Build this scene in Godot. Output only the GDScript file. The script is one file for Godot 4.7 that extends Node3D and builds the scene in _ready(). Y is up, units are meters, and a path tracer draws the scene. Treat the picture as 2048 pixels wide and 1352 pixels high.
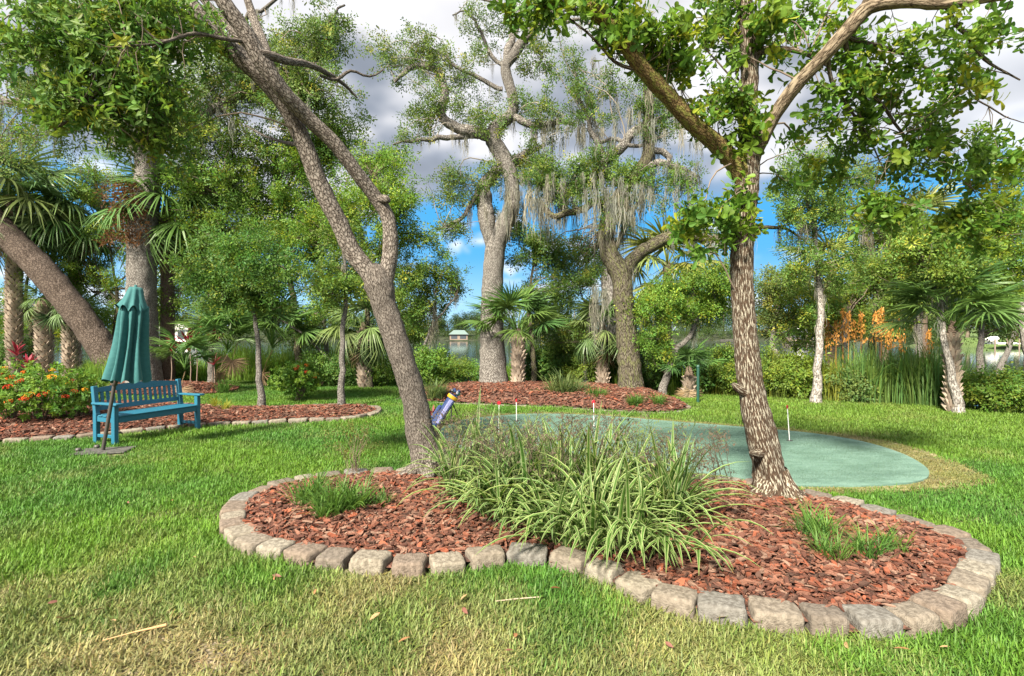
extends Node3D
# A shady lakeside garden: two leaning oaks in a stone-edged mulch bed, a putting green, a bench, and a mossy bank.

const FOC := 1050.0
const EYE := Vector3(0.0, 1.7, 0.0)
const PITCH := -0.00762
var rng := RandomNumberGenerator.new()
var wob := FastNoiseLite.new()
var patchy := FastNoiseLite.new()
var used := {}
var M := {}
var SP := {}
var front_bed := PackedVector2Array()
var left_bed := PackedVector2Array()
var back_bed := PackedVector2Array()
var tree_bed := PackedVector2Array()
var green_edge := PackedVector2Array()
var fringe_edge := PackedVector2Array()

# ---------------------------------------------------------------- places
func ray(px: float, py: float) -> Vector3:
	return Basis(Vector3.RIGHT, PITCH) * Vector3((px - 1024.0) / FOC, (676.0 - py) / FOC, -1.0)

func at(px: float, py: float, d: float) -> Vector3:
	var r := ray(px, py)
	return EYE + r * (d / -r.z)

func gp(px: float, py: float, h := 0.0) -> Vector3:
	var r := ray(px, py)
	return EYE + r * ((h - EYE.y) / r.y)

func outline(list: Array, step := 0.12) -> PackedVector2Array:
	var c := Curve2D.new()
	var n := list.size()
	for i in n + 1:
		var p: Vector2 = list[i % n]
		var a: Vector2 = list[(i + n - 1) % n]
		var b: Vector2 = list[(i + 1) % n]
		var t := (b - a) / 6.0
		c.add_point(p, -t, t)
	c.bake_interval = step
	var out := c.get_baked_points()
	out.remove_at(out.size() - 1)
	return out

func ground_outline(px: Array, step := 0.12) -> PackedVector2Array:
	var l := []
	for p in px:
		var g := gp(p[0], p[1])
		l.append(Vector2(g.x, g.z))
	return outline(l, step)

func edge_distance(poly: PackedVector2Array, p: Vector2) -> float:
	var best := 1e9
	var n := poly.size()
	for i in n:
		var q := Geometry2D.get_closest_point_to_segment(p, poly[i], poly[(i + 1) % n])
		best = minf(best, q.distance_squared_to(p))
	return sqrt(best)

func inside(poly: PackedVector2Array, p: Vector2) -> bool:
	return Geometry2D.is_point_in_polygon(p, poly)

# ---------------------------------------------------------------- things
func numbered(called: String) -> String:
	if not used.has(called):
		used[called] = 0
		return called
	used[called] += 1
	return "%s_%03d" % [called, used[called]]

func tag(o: Node, label: String, category: String, group := "") -> Node:
	o.set_meta("label", label)
	o.set_meta("category", category)
	if group:
		o.set_meta("group", group)
	return o

func thing(called: String, label: String, category: String, where := Vector3.ZERO, group := "") -> Node3D:
	var o := Node3D.new()
	o.name = numbered(called)
	add_child(o, true)
	o.position = where
	tag(o, label, category, group)
	return o

func put(called: String, mesh: Mesh, mat: Material, parent: Node3D, xf := Transform3D.IDENTITY) -> MeshInstance3D:
	var o := MeshInstance3D.new()
	o.name = called if parent != self else numbered(called)
	o.mesh = mesh
	if mat:
		o.material_override = mat
	parent.add_child(o, true)
	if parent == self:
		o.transform = xf
	else:
		o.transform = Transform3D(Basis.IDENTITY, -offset_of(parent)) * xf
	return o

func offset_of(n: Node3D) -> Vector3:   # things stand at their base and are not turned unless built in their own axes
	return n.position if n.get_parent() == self and not n.has_meta("own_axes") else Vector3.ZERO

func structure(o: Node) -> Node:
	o.set_meta("kind", "structure")
	return o

func multi(called: String, mesh: Mesh, mat: Material, where: Array[Transform3D], tint: PackedColorArray, parent: Node3D, stuff := true) -> MultiMeshInstance3D:
	if where.is_empty():
		return null
	var m := MultiMesh.new()
	m.transform_format = MultiMesh.TRANSFORM_3D
	m.use_colors = true
	m.mesh = mesh
	m.instance_count = where.size()
	for i in where.size():
		m.set_instance_transform(i, where[i])
		m.set_instance_color(i, tint[i])
	var o := MultiMeshInstance3D.new()
	o.name = called if parent != self else numbered(called)
	o.multimesh = m
	o.material_override = mat
	parent.add_child(o, true)
	if parent != self:
		o.position = -offset_of(parent)
	if stuff:
		o.set_meta("kind", "stuff")
	return o

# ---------------------------------------------------------------- meshes
class MB:
	var v := PackedVector3Array()
	var n := PackedVector3Array()
	var c := PackedColorArray()
	var uv := PackedVector2Array()
	var ix := PackedInt32Array()

	func tri(a: Vector3, b: Vector3, d: Vector3, k := Color.WHITE) -> void:
		var s := v.size()
		v.push_back(a); v.push_back(b); v.push_back(d)
		c.push_back(k); c.push_back(k); c.push_back(k)
		ix.push_back(s); ix.push_back(s + 1); ix.push_back(s + 2)

	func quad(a: Vector3, b: Vector3, d: Vector3, e: Vector3, k := Color.WHITE) -> void:
		var s := v.size()
		v.push_back(a); v.push_back(b); v.push_back(d); v.push_back(e)
		c.push_back(k); c.push_back(k); c.push_back(k); c.push_back(k)
		ix.append_array(PackedInt32Array([s, s + 1, s + 2, s, s + 2, s + 3]))

	func ribbon(pts: Array, widths: Array, side: Vector3, cols: Array) -> void:   # a flat strip with a shared spine
		var s := v.size()
		for i in pts.size():
			v.push_back(pts[i] - side * widths[i] * 0.5)
			v.push_back(pts[i] + side * widths[i] * 0.5)
			c.push_back(cols[mini(i, cols.size() - 1)])
			c.push_back(cols[mini(i, cols.size() - 1)])
			if i > 0:
				var b := s + (i - 1) * 2
				ix.append_array(PackedInt32Array([b, b + 1, b + 3, b, b + 3, b + 2]))

	func box(x: Transform3D, size: Vector3, bevel := 0.0, k := Color.WHITE) -> void:
		var h := size * 0.5
		var b := minf(bevel, minf(h.x, minf(h.y, h.z)) * 0.9)
		if b <= 0.0:
			var p := []
			for i in 8:
				p.append(x * Vector3(h.x if i & 1 else -h.x, h.y if i & 2 else -h.y, h.z if i & 4 else -h.z))
			for f in [[0, 1, 3, 2], [5, 4, 6, 7], [4, 0, 2, 6], [1, 5, 7, 3], [2, 3, 7, 6], [4, 5, 1, 0]]:
				quad(p[f[3]], p[f[2]], p[f[1]], p[f[0]], k)
			return
		# three points for each corner, faces + edge strips + corner triangles
		var q := {}
		for i in 8:
			var s := Vector3(1 if i & 1 else -1, 1 if i & 2 else -1, 1 if i & 4 else -1)
			for a in 3:
				var pt := Vector3(h.x - b, h.y - b, h.z - b)
				pt[a] = h[a]
				q[i * 3 + a] = x * (pt * s)
		var ax := [[1, 2], [2, 0], [0, 1]]
		for a in 3:
			var bu: int = 1 << ax[a][0]
			var bv: int = 1 << ax[a][1]
			for s in 2:
				var o: int = (1 << a) * s
				var f := [o, o + bu, o + bu + bv, o + bv]
				if s == 1:
					quad(q[f[3] * 3 + a], q[f[2] * 3 + a], q[f[1] * 3 + a], q[f[0] * 3 + a], k)
				else:
					quad(q[f[0] * 3 + a], q[f[1] * 3 + a], q[f[2] * 3 + a], q[f[3] * 3 + a], k)
			for s in 4:
				var u: int = ax[a][0]
				var w: int = ax[a][1]
				var o: int = (bu if s & 1 else 0) + (bv if s & 2 else 0)
				var o2: int = o + (1 << a)
				quad(q[o * 3 + u], q[o2 * 3 + u], q[o2 * 3 + w], q[o * 3 + w], k)
		for i in 8:
			tri(q[i * 3], q[i * 3 + 1], q[i * 3 + 2], k)

	func tube(pts: PackedVector3Array, rad: PackedFloat32Array, sides: int, col := Color.WHITE, noise: FastNoiseLite = null, amp := 0.0, lobes := 0, lobe_amp := 0.0, twist := 0.0, tile := 0.6, cap := true) -> void:
		var s0 := v.size()
		var count := pts.size()
		var t := (pts[1] - pts[0]).normalized()
		var u := t.cross(Vector3(0.31, 0.2, 0.93)).normalized()
		var along := 0.0
		var turns: float = maxf(1.0, roundf(TAU * rad[0] / tile))
		for i in count:
			var nt := (pts[mini(i + 1, count - 1)] - pts[maxi(i - 1, 0)]).normalized()
			u = (u - nt * u.dot(nt)).normalized()
			var w := nt.cross(u)
			if i > 0:
				along += pts[i].distance_to(pts[i - 1])
			for k in sides + 1:
				var th := TAU * (k % sides) / sides
				var dir := u * cos(th) + w * sin(th)
				var r := rad[i]
				if noise:
					var p := pts[i] + dir * r
					r *= 1.0 + amp * noise.get_noise_3dv(p * 9.0) + amp * 0.7 * noise.get_noise_3dv(p * 26.0)
				if lobes > 0:
					r *= 1.0 + lobe_amp * (sin(th * lobes + along * twist) + 0.5 * sin(th * (lobes + 2) - along * twist * 0.6 + 1.3)) * clampf(1.2 - along * 0.8, 0.25, 1.2)
				v.push_back(pts[i] + dir * r)
				c.push_back(col)
				uv.push_back(Vector2(turns * k / sides, along / tile))
		for i in count - 1:
			for k in sides:
				var a := s0 + i * (sides + 1) + k
				var b := a + sides + 1
				ix.append_array(PackedInt32Array([a, a + 1, b + 1, a, b + 1, b]))
		if cap:
			var e := v.size()
			v.push_back(pts[count - 1] + (pts[count - 1] - pts[count - 2]).normalized() * rad[count - 1] * 0.5)
			c.push_back(col)
			uv.push_back(Vector2(0.5, along / tile))
			for k in sides:
				var a := s0 + (count - 1) * (sides + 1) + k
				ix.append_array(PackedInt32Array([a, a + 1, e]))

	func lathe(profile: Array, sides: int, x := Transform3D.IDENTITY, k := Color.WHITE) -> void:
		var s0 := v.size()
		for i in profile.size():
			for j in sides + 1:
				var th := TAU * (j % sides) / sides
				v.push_back(x * Vector3(cos(th) * profile[i].x, profile[i].y, sin(th) * profile[i].x))
				c.push_back(k)
				uv.push_back(Vector2(float(j) / sides, float(i) / profile.size()))
		for i in profile.size() - 1:
			for j in sides:
				var a := s0 + i * (sides + 1) + j
				var b := a + sides + 1
				ix.append_array(PackedInt32Array([a, b, b + 1, a, b + 1, a + 1]))

	func build(smooth := false) -> ArrayMesh:
		var m := ArrayMesh.new()
		if v.is_empty():
			return m
		var ar := []
		ar.resize(Mesh.ARRAY_MAX)
		if smooth:
			n.resize(v.size())
			for i in range(0, ix.size(), 3):
				var f := (v[ix[i + 2]] - v[ix[i]]).cross(v[ix[i + 1]] - v[ix[i]])
				for j in 3:
					n[ix[i + j]] += f
			var same := {}
			for i in v.size():
				var key := Vector3i((v[i] * 20000.0).round())
				same[key] = same.get(key, Vector3.ZERO) + n[i]
			for i in v.size():
				var key := Vector3i((v[i] * 20000.0).round())
				var s: Vector3 = same[key]
				n[i] = s.normalized() if s.length_squared() > 1e-20 else Vector3.UP
			ar[Mesh.ARRAY_NORMAL] = n
		ar[Mesh.ARRAY_VERTEX] = v
		ar[Mesh.ARRAY_COLOR] = c
		if uv.size() == v.size():
			ar[Mesh.ARRAY_TEX_UV] = uv
		ar[Mesh.ARRAY_INDEX] = ix
		m.add_surface_from_arrays(Mesh.PRIMITIVE_TRIANGLES, ar)
		return m

func spline(list: Array, step: float, wobble := 0.0) -> Array:   # [[Vector3, radius], ...] -> [points, radii]
	var pts := PackedVector3Array()
	var rad := PackedFloat32Array()
	var n := list.size()
	for i in n - 1:
		var p0: Vector3 = list[maxi(i - 1, 0)][0]
		var p1: Vector3 = list[i][0]
		var p2: Vector3 = list[i + 1][0]
		var p3: Vector3 = list[mini(i + 2, n - 1)][0]
		var k := maxi(1, int(ceil(p1.distance_to(p2) / step)))
		for j in k:
			var t := float(j) / k
			var q := p1.cubic_interpolate(p2, p0, p3, t)
			if wobble > 0.0 and pts.size() > 0:
				q += Vector3(wob.get_noise_3dv(q * 3.0), wob.get_noise_3dv(q * 3.0 + Vector3(50, 0, 0)), wob.get_noise_3dv(q * 3.0 + Vector3(0, 90, 0))) * wobble
			pts.push_back(q)
			rad.push_back(lerpf(list[i][1], list[i + 1][1], t))
	pts.push_back(list[n - 1][0])
	rad.push_back(list[n - 1][1])
	return [pts, rad]

func rnd(a: float, b: float) -> float:
	return rng.randf_range(a, b)

func rdir() -> Vector3:
	var y := rnd(-1, 1)
	var a := rnd(0, TAU)
	var r := sqrt(1.0 - y * y)
	return Vector3(r * cos(a), y, r * sin(a))

func aim(dir: Vector3, roll := 0.0) -> Basis:   # y along dir, z as far up as it can
	var y := dir.normalized()
	var x := y.cross(Vector3.UP)
	x = x.normalized() if x.length() > 0.01 else Vector3.RIGHT
	var b := Basis(x, y, x.cross(y))
	return Basis(y, roll) * b if roll != 0.0 else b

func tinted(c: Color, value := 0.22, hue := 0.12) -> Color:
	var k := 1.0 + rnd(-value, value)
	var h := rnd(-hue, hue)
	return Color(c.r * k * (1.0 + h * 1.6), c.g * k * (1.0 + h * 0.3), c.b * k * (1.0 - h))

# ---------------------------------------------------------------- materials
func noise(kind: int, freq: float, seed_: int, oct := 4) -> FastNoiseLite:
	var f := FastNoiseLite.new()
	f.noise_type = kind
	f.frequency = freq
	f.seed = seed_
	f.fractal_octaves = oct
	return f

func noise_tex(f: FastNoiseLite, stops: Array, size := 512) -> NoiseTexture2D:
	var t := NoiseTexture2D.new()
	t.width = size
	t.height = size
	t.seamless = true
	t.noise = f
	var g := Gradient.new()
	var off := PackedFloat32Array()
	var col := PackedColorArray()
	for s in stops:
		off.push_back(s[0])
		col.push_back(s[1])
	g.offsets = off
	g.colors = col
	t.color_ramp = g
	return t

func grey(x: float) -> Color:
	return Color(x, x, x)

func lin(r: float, g: float, b: float) -> Color:
	return Color(r, g, b).linear_to_srgb()

func paint(r: float, g: float, b: float, rough := 0.6) -> StandardMaterial3D:
	var m := StandardMaterial3D.new()
	m.albedo_color = lin(r, g, b)
	m.roughness = rough
	return m

func bark(seed_: int, dark: Color, mid: Color, light: Color, freq: float, relief: float, vscale: float) -> StandardMaterial3D:
	var f := noise(FastNoiseLite.TYPE_CELLULAR, freq, seed_)
	f.cellular_return_type = FastNoiseLite.RETURN_DISTANCE2_SUB
	f.cellular_jitter = 1.0
	f.fractal_type = FastNoiseLite.FRACTAL_FBM
	f.fractal_octaves = 3
	f.fractal_gain = 0.5
	f.domain_warp_enabled = true
	f.domain_warp_amplitude = 26.0
	f.domain_warp_frequency = 0.02
	var m := StandardMaterial3D.new()
	m.albedo_texture = noise_tex(f, [[0.0, dark * 0.85], [0.16, mid * 0.8], [0.45, light * 0.8], [1.0, light * 0.88]])
	m.heightmap_enabled = true
	m.heightmap_scale = relief
	m.heightmap_texture = noise_tex(f, [[0.0, grey(0.0)], [0.3, grey(0.75)], [1.0, grey(1.0)]])
	m.uv1_scale = Vector3(1, vscale, 1)
	m.albedo_color = Color(0.97, 0.98, 1.0)
	m.roughness = 0.95
	m.metallic_specular = 0.25
	return m

func blotch(m: StandardMaterial3D, c: Color, seed_: int, from: float, freq: float, share := 0.9) -> StandardMaterial3D:
	var im := Image.create(4, 4, false, Image.FORMAT_RGBA8)
	im.fill(c)
	m.detail_enabled = true
	m.detail_albedo = ImageTexture.create_from_image(im)
	m.detail_blend_mode = BaseMaterial3D.BLEND_MODE_MIX
	m.detail_mask = noise_tex(noise(FastNoiseLite.TYPE_SIMPLEX_SMOOTH, freq, seed_, 5), [[0.0, grey(0)], [from, grey(0)], [from + 0.12, grey(share)], [1.0, grey(share)]])
	return m

func leafy(back: float, rough := 0.5) -> StandardMaterial3D:
	var m := StandardMaterial3D.new()
	m.vertex_color_use_as_albedo = true
	m.roughness = rough
	m.metallic_specular = 0.35
	m.backlight_enabled = back > 0.0
	m.backlight = lin(back, back, back * 0.75)
	m.cull_mode = BaseMaterial3D.CULL_DISABLED
	return m

func mottled(seed_: int, a: Color, b: Color, c: Color, scale: float, relief := 0.0, freq := 0.012, rough := 0.95) -> StandardMaterial3D:
	var m := StandardMaterial3D.new()
	var f := noise(FastNoiseLite.TYPE_SIMPLEX_SMOOTH, freq, seed_, 6)
	m.albedo_texture = noise_tex(f, [[0.25, a], [0.5, b], [0.75, c]])
	m.uv1_triplanar = true
	m.uv1_world_triplanar = true
	m.uv1_scale = Vector3.ONE * scale
	m.roughness = rough
	if relief > 0.0:
		m.heightmap_enabled = true
		m.heightmap_scale = relief
		m.heightmap_texture = noise_tex(noise(FastNoiseLite.TYPE_SIMPLEX_SMOOTH, freq * 3.0, seed_ + 5, 5), [[0.2, grey(0)], [0.8, grey(1)]])
	return m

# ---------------------------------------------------------------- foliage pieces
func leaf_at(mb: MB, p: Vector3, dir: Vector3, up: Vector3, length: float, width: float, shape: String, k: Color) -> void:
	var side := dir.cross(up).normalized()
	var nrm := side.cross(dir).normalized()
	if shape == "simple":
		mb.quad(p, p + dir * length * 0.5 + side * width * 0.5, p + dir * length - nrm * length * 0.1, p + dir * length * 0.5 - side * width * 0.5, k)
		return
	var prof := [[0.0, 0.1], [0.38, 0.62], [0.72, 1.0], [0.93, 0.72]] if shape == "spoon" else [[0.0, 0.12], [0.3, 0.92], [0.62, 0.9], [0.85, 0.45]]
	var s := mb.v.size()
	for q in prof:
		var t: float = q[0]
		var c := p + dir * length * t - nrm * length * 0.16 * t * t
		var w: float = width * 0.5 * q[1]
		mb.v.push_back(c + side * w + nrm * w * 0.22)
		mb.v.push_back(c)
		mb.v.push_back(c - side * w + nrm * w * 0.22)
		for j in 3:
			mb.c.push_back(k if j != 1 else k * 1.25)
	mb.v.push_back(p + dir * length - nrm * length * 0.16)
	mb.c.push_back(k)
	for i in 3:
		var a := s + i * 3
		mb.ix.append_array(PackedInt32Array([a, a + 1, a + 4, a, a + 4, a + 3, a + 1, a + 2, a + 5, a + 1, a + 5, a + 4]))
	var e := s + 9
	mb.ix.append_array(PackedInt32Array([e, e + 1, e + 3, e + 1, e + 2, e + 3]))

func sprig(leaves: int, stem: float, length: float, width: float, shape: String, seed_: int, clump := 0.0) -> ArrayMesh:
	var mb := MB.new()
	rng.seed = seed_
	for i in leaves:
		var t := float(i + 1) / leaves
		var a := i * 2.4 + rnd(-0.4, 0.4)
		var out := Vector3(cos(a), 0, sin(a))
		var p := Vector3(0, stem * t, 0) + out * clump * rnd(0.2, 1.0) + Vector3(0, rnd(-1, 1) * clump * 0.6, 0)
		var dir := (out * rnd(0.55, 1.1) + Vector3(0, rnd(0.1, 0.9), 0) + rdir() * 0.25).normalized()
		var up := (Vector3(0, 1, 0) - out * 0.35 + rdir() * 0.5).normalized()
		var g := rnd(0.62, 1.35)
		leaf_at(mb, p, dir, up, length * rnd(0.7, 1.15), width * rnd(0.8, 1.15), shape, Color(g * rnd(0.85, 1.3), g, g * rnd(0.6, 1.1)))
	if shape != "simple":
		mb.ribbon([Vector3.ZERO, Vector3(0, stem * 0.5, 0), Vector3(0, stem, 0)], [0.004, 0.003, 0.002], Vector3.RIGHT, [Color(1.2, 0.8, 0.7)])
	return mb.build()

func fan_frond(seed_: int, petiole: float, reach: float, count: int, droop: float, split := 1.0) -> ArrayMesh:   # petiole along y, back of the leaf towards -z
	var mb := MB.new()
	rng.seed = seed_
	var pet := [Vector3(0, 0, 0), Vector3(0, petiole * 0.5, petiole * 0.03), Vector3(0, petiole, -petiole * 0.03)]
	mb.ribbon(pet, [0.05, 0.03, 0.022], Vector3.RIGHT, [Color(1.0, 1.05, 0.9)])
	mb.ribbon(pet, [0.04, 0.025, 0.02], Vector3.BACK, [Color(1.0, 1.05, 0.9)])
	var hub := Vector3(0, petiole, -petiole * 0.03)
	for i in count:
		var f := (float(i) + 0.5) / count * 2.0 - 1.0
		var a := f * 2.25 + rnd(-0.05, 0.05)
		var dir := Vector3(sin(a), cos(a) * (0.95 if absf(f) < 0.6 else 0.8), -0.1 - 0.25 * (1.0 - absf(f)) + 0.1 * sin(i * 1.7)).normalized()
		var l := reach * (1.0 - 0.28 * f * f) * rnd(0.88, 1.06)
		var w := 0.042 * reach / 0.8
		var side := Vector3(cos(a), -sin(a), 0.5 if i % 2 else -0.5).normalized()
		var pts := [hub]
		for j in 4:
			var t := (j + 1) / 4.0
			pts.append(hub + dir * l * t + Vector3(0, 0, -1) * droop * l * t * t * t * rnd(0.7, 1.3) + Vector3(0, -0.5, 0) * droop * l * 0.25 * t * t * t)
		var g := rnd(0.75, 1.25)
		var tip := Color(1.5, 1.2, 0.8) * g if rng.randf() < 0.35 else Color(1.0, 1.0, 1.0) * g
		mb.ribbon(pts, [w * 0.35, w, w * 0.95, w * 0.6, 0.003], side, [Color(g * 1.05, g, g), Color(g, g, g), Color(g, g, g), Color(g, g, g), tip])
	return mb.build()

func blade(mb: MB, base: Vector3, az: float, length: float, width: float, lean: float, bend: float, seg: int, k: Color, fold := 0.0, margin := Color(0, 0, 0, 0), tipk := Color(0, 0, 0, 0)) -> void:   # a strap leaf that leans out and bends down
	var out := Vector3(cos(az), 0, sin(az))
	var side := Vector3(-sin(az), 0, cos(az))
	var p := base
	var ang := lean
	var pts := [p]
	var nrm := []
	for i in seg:
		var d := Vector3.UP * cos(ang) + out * sin(ang)
		nrm.append(Vector3.UP * sin(ang) - out * cos(ang))
		p += d * length / seg
		pts.append(p)
		ang += bend / seg * (0.5 + 1.0 * i / seg)
	nrm.append(nrm[seg - 1])
	var wid := []
	for i in seg + 1:
		var t := float(i) / seg
		wid.append(width * minf(1.0, 0.55 + t * 1.6) * (1.0 if t < 0.55 else maxf(0.03, 1.0 - pow((t - 0.55) / 0.45, 1.7))))
	var col := []
	for i in seg + 1:
		col.append(k if tipk.a == 0.0 else k.lerp(tipk, pow(float(i) / seg, 2.5)))
	if margin.a == 0.0:
		mb.ribbon(pts, wid, side, col)
		return
	for s in [-1.0, 1.0]:   # white margins and a green middle, folded along the spine
		var s0 := mb.v.size()
		for i in seg + 1:
			var w: float = wid[i] * 0.5
			var up: Vector3 = nrm[i] * w * fold
			for q in [[0.0, 0], [0.6, 0], [0.6, 1], [1.0, 1]]:
				mb.v.push_back(pts[i] + side * s * w * q[0] + up * q[0])
				mb.c.push_back(margin if q[1] == 1 else col[i])
		for i in seg:
			for q in [0, 2]:
				var a := s0 + i * 4 + int(q)
				mb.ix.append_array(PackedInt32Array([a, a + 1, a + 5, a, a + 5, a + 4]))

func tuft(seed_: int, n: int, spread: float, l0: float, l1: float, w: float, seg: int, lean := 1.1, dry := 0.12, stray := 0.0) -> ArrayMesh:
	var mb := MB.new()
	rng.seed = seed_
	for i in n:
		var r := sqrt(rng.randf()) * spread
		var a := rnd(0, TAU)
		var g := rnd(0.6, 1.4)
		var k := Color(g * rnd(0.85, 1.25), g, g * rnd(0.7, 1.2))
		if rng.randf() < dry:
			k = Color(g * 2.6, g * 1.35, g * 2.6)
		blade(mb, Vector3(cos(a) * r, -0.004, sin(a) * r), rnd(0, TAU), rnd(l0, l1), w * rnd(0.7, 1.2), rnd(0.05, lean), rnd(0.3, 1.5), seg, k)
	return mb.build()

func moss_tress(seed_: int, n: int) -> ArrayMesh:   # strands one metre long that hang from the origin
	var mb := MB.new()
	rng.seed = seed_
	for i in n:
		var a := rnd(0, TAU)
		var r := rnd(0, 0.16)
		var p := Vector3(cos(a) * r, rnd(-0.02, 0.06), sin(a) * r)
		var l := rnd(0.55, 1.0) * pow(1.0 - r / 0.2, 0.8) + 0.08
		var pts := [p]
		var wd := [0.006]
		var drift := Vector3(rnd(-1, 1), 0, rnd(-1, 1)) * 0.02
		for j in 8:
			drift = drift * 0.5 + Vector3(rnd(-1, 1), 0, rnd(-1, 1)) * 0.032
			p += Vector3(0, -l / 8.0 * rnd(0.7, 1.3), 0) + drift - Vector3(p.x, 0, p.z) * 0.1
			pts.append(p)
			wd.append([0.010, 0.016, 0.013, 0.017, 0.012, 0.013, 0.008, 0.002][j] * rnd(0.6, 1.3))
		var g := rnd(0.6, 1.3)
		mb.ribbon(pts, wd, Vector3(cos(a * 3.0), 0, sin(a * 3.0)), [Color(g, g, g * 0.95)])
	return mb.build()

# ---------------------------------------------------------------- plants
func limb_mesh(list: Array, sides: int, step: float, o := {}) -> ArrayMesh:
	var s := spline(list, step, o.get("wobble", 0.0))
	if o.has("flare"):
		var d := 0.0
		for i in s[0].size():
			if i > 0:
				d += s[0][i].distance_to(s[0][i - 1])
			s[1][i] *= 1.0 + o.flare * exp(-d * o.get("flare_fall", 4.5))
	var mb := MB.new()
	mb.tube(s[0], s[1], sides, Color.WHITE, wob, o.get("amp", 0.1), o.get("lobes", 0), o.get("lobe_amp", 0.0), o.get("twist", 0.0), o.get("tile", 0.6))
	return mb.build(true)

func px_list(list: Array) -> Array:
	var out := []
	for p in list:
		out.append([at(p[0], p[1], p[2]), p[3]])
	return out

var bones := PackedVector3Array()   # points along the limbs of the tree being built, for twigs and moss
var bone_rad := PackedFloat32Array()

func add_bones(list: Array) -> void:
	var s := spline(list, 0.15)
	bones.append_array(s[0])
	bone_rad.append_array(s[1])

func start_tree(called: String, label: String, category: String, base: Vector3, group := "") -> Node3D:
	bones.clear()
	bone_rad.clear()
	return thing(called, label, category, base, group)

func limb(t: Node3D, called: String, list: Array, mat: Material, sides := 10, step := 0.12, o := {}) -> void:
	var l := px_list(list) if list[0].size() == 4 else list
	put(called, limb_mesh(l, sides, step, o), mat, t)
	add_bones(l)

# blobs: [px, py, depth, half width px, half height px, half depth m, twigs]
func grow(t: Node3D, blobs: Array, o: Dictionary) -> void:
	var mb := MB.new()
	var xf: Array[Transform3D] = []
	var tint := PackedColorArray()
	var col: Color = o.color
	var size: float = o.get("size", 1.0)
	var per: int = o.get("per", 8)
	var droop: float = o.get("droop", 0.15)
	for b in blobs:
		var d: float = b[2]
		var c := at(b[0], b[1], d)
		var rx: float = b[3] * d / FOC
		var ry: float = b[4] * d / FOC
		var bt := 1.0 + rnd(-0.12, 0.12)
		for i in int(b[6]):
			var q := rdir() * pow(rng.randf(), 0.42)
			var target := c + Vector3(q.x * rx, q.y * ry, q.z * b[5])
			var start := target + Vector3(rnd(-1, 1), -0.6, rnd(-1, 1)) * 0.6
			var best := 1e9
			var rad := 0.02
			if bones.size() > 0:
				for j in 26:
					var k := rng.randi_range(0, bones.size() - 1)
					var dd := bones[k].distance_to(target) + maxf(0.0, bones[k].y - target.y) * 0.4 + (3.0 if bone_rad[k] > o.get("thick", 0.12) else 0.0)
					if dd < best:
						best = dd
						start = bones[k]
						rad = bone_rad[k]
			if best > 1e8 or best > o.get("reach", 3.5) + rad * 6.0:
				start = target + (c - target) * rnd(0.3, 0.9) + rdir() * 0.3
			var len := start.distance_to(target)
			var m1 := start.lerp(target, 0.4) + rdir() * len * 0.16 + Vector3.UP * len * 0.1
			var m2 := start.lerp(target, 0.75) + rdir() * len * 0.12 + Vector3.UP * len * 0.06
			if o.get("twigs", true):
				var r0 := clampf(len * 0.011, 0.004, minf(0.03, rad * 0.6))
				var bent := spline([[start, r0], [m1, r0 * 0.75], [m2, r0 * 0.5], [target, r0 * 0.2]], maxf(0.12, len * 0.12), minf(0.06, len * 0.03))
				mb.tube(bent[0], bent[1], 4, o.get("twig_color", Color(0.13, 0.105, 0.08)) * rnd(0.7, 1.3), null, 0.0, 0, 0.0, 0.0, 0.6, false)
			var kt := bt * (1.0 + rnd(-0.1, 0.1))
			for j in per:
				var f := rnd(0.45, 1.05)
				var p := m1.lerp(m2, (f - 0.4) / 0.35) if f < 0.75 else m2.lerp(target, (f - 0.75) / 0.25)
				var dir := ((target - start).normalized() * 0.6 + rdir() * 0.9 - Vector3.UP * droop).normalized()
				p += rdir() * rnd(0.0, o.get("spread", 0.12))
				xf.append(Transform3D(aim(dir, rnd(0, TAU)).scaled(Vector3.ONE * size * rnd(0.75, 1.25)), p))
				var k := tinted(col, 0.2, 0.14)
				if rng.randf() < o.get("yellow", 0.08):
					k = Color(k.r * 2.0, k.g * 1.35, k.b)
				tint.push_back(k * kt)
	if mb.v.size() > 0:
		var tw := put("twigs", mb.build(true), M.twig, t)
		tw.set_meta("kind", "stuff")
	var mesh: Array = o.mesh
	for i in mesh.size():
		var xs: Array[Transform3D] = []
		var ts := PackedColorArray()
		for j in range(i, xf.size(), mesh.size()):
			xs.append(xf[j])
			ts.push_back(tint[j])
		multi("crown", mesh[i], M.leaf, xs, ts, t)

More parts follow.
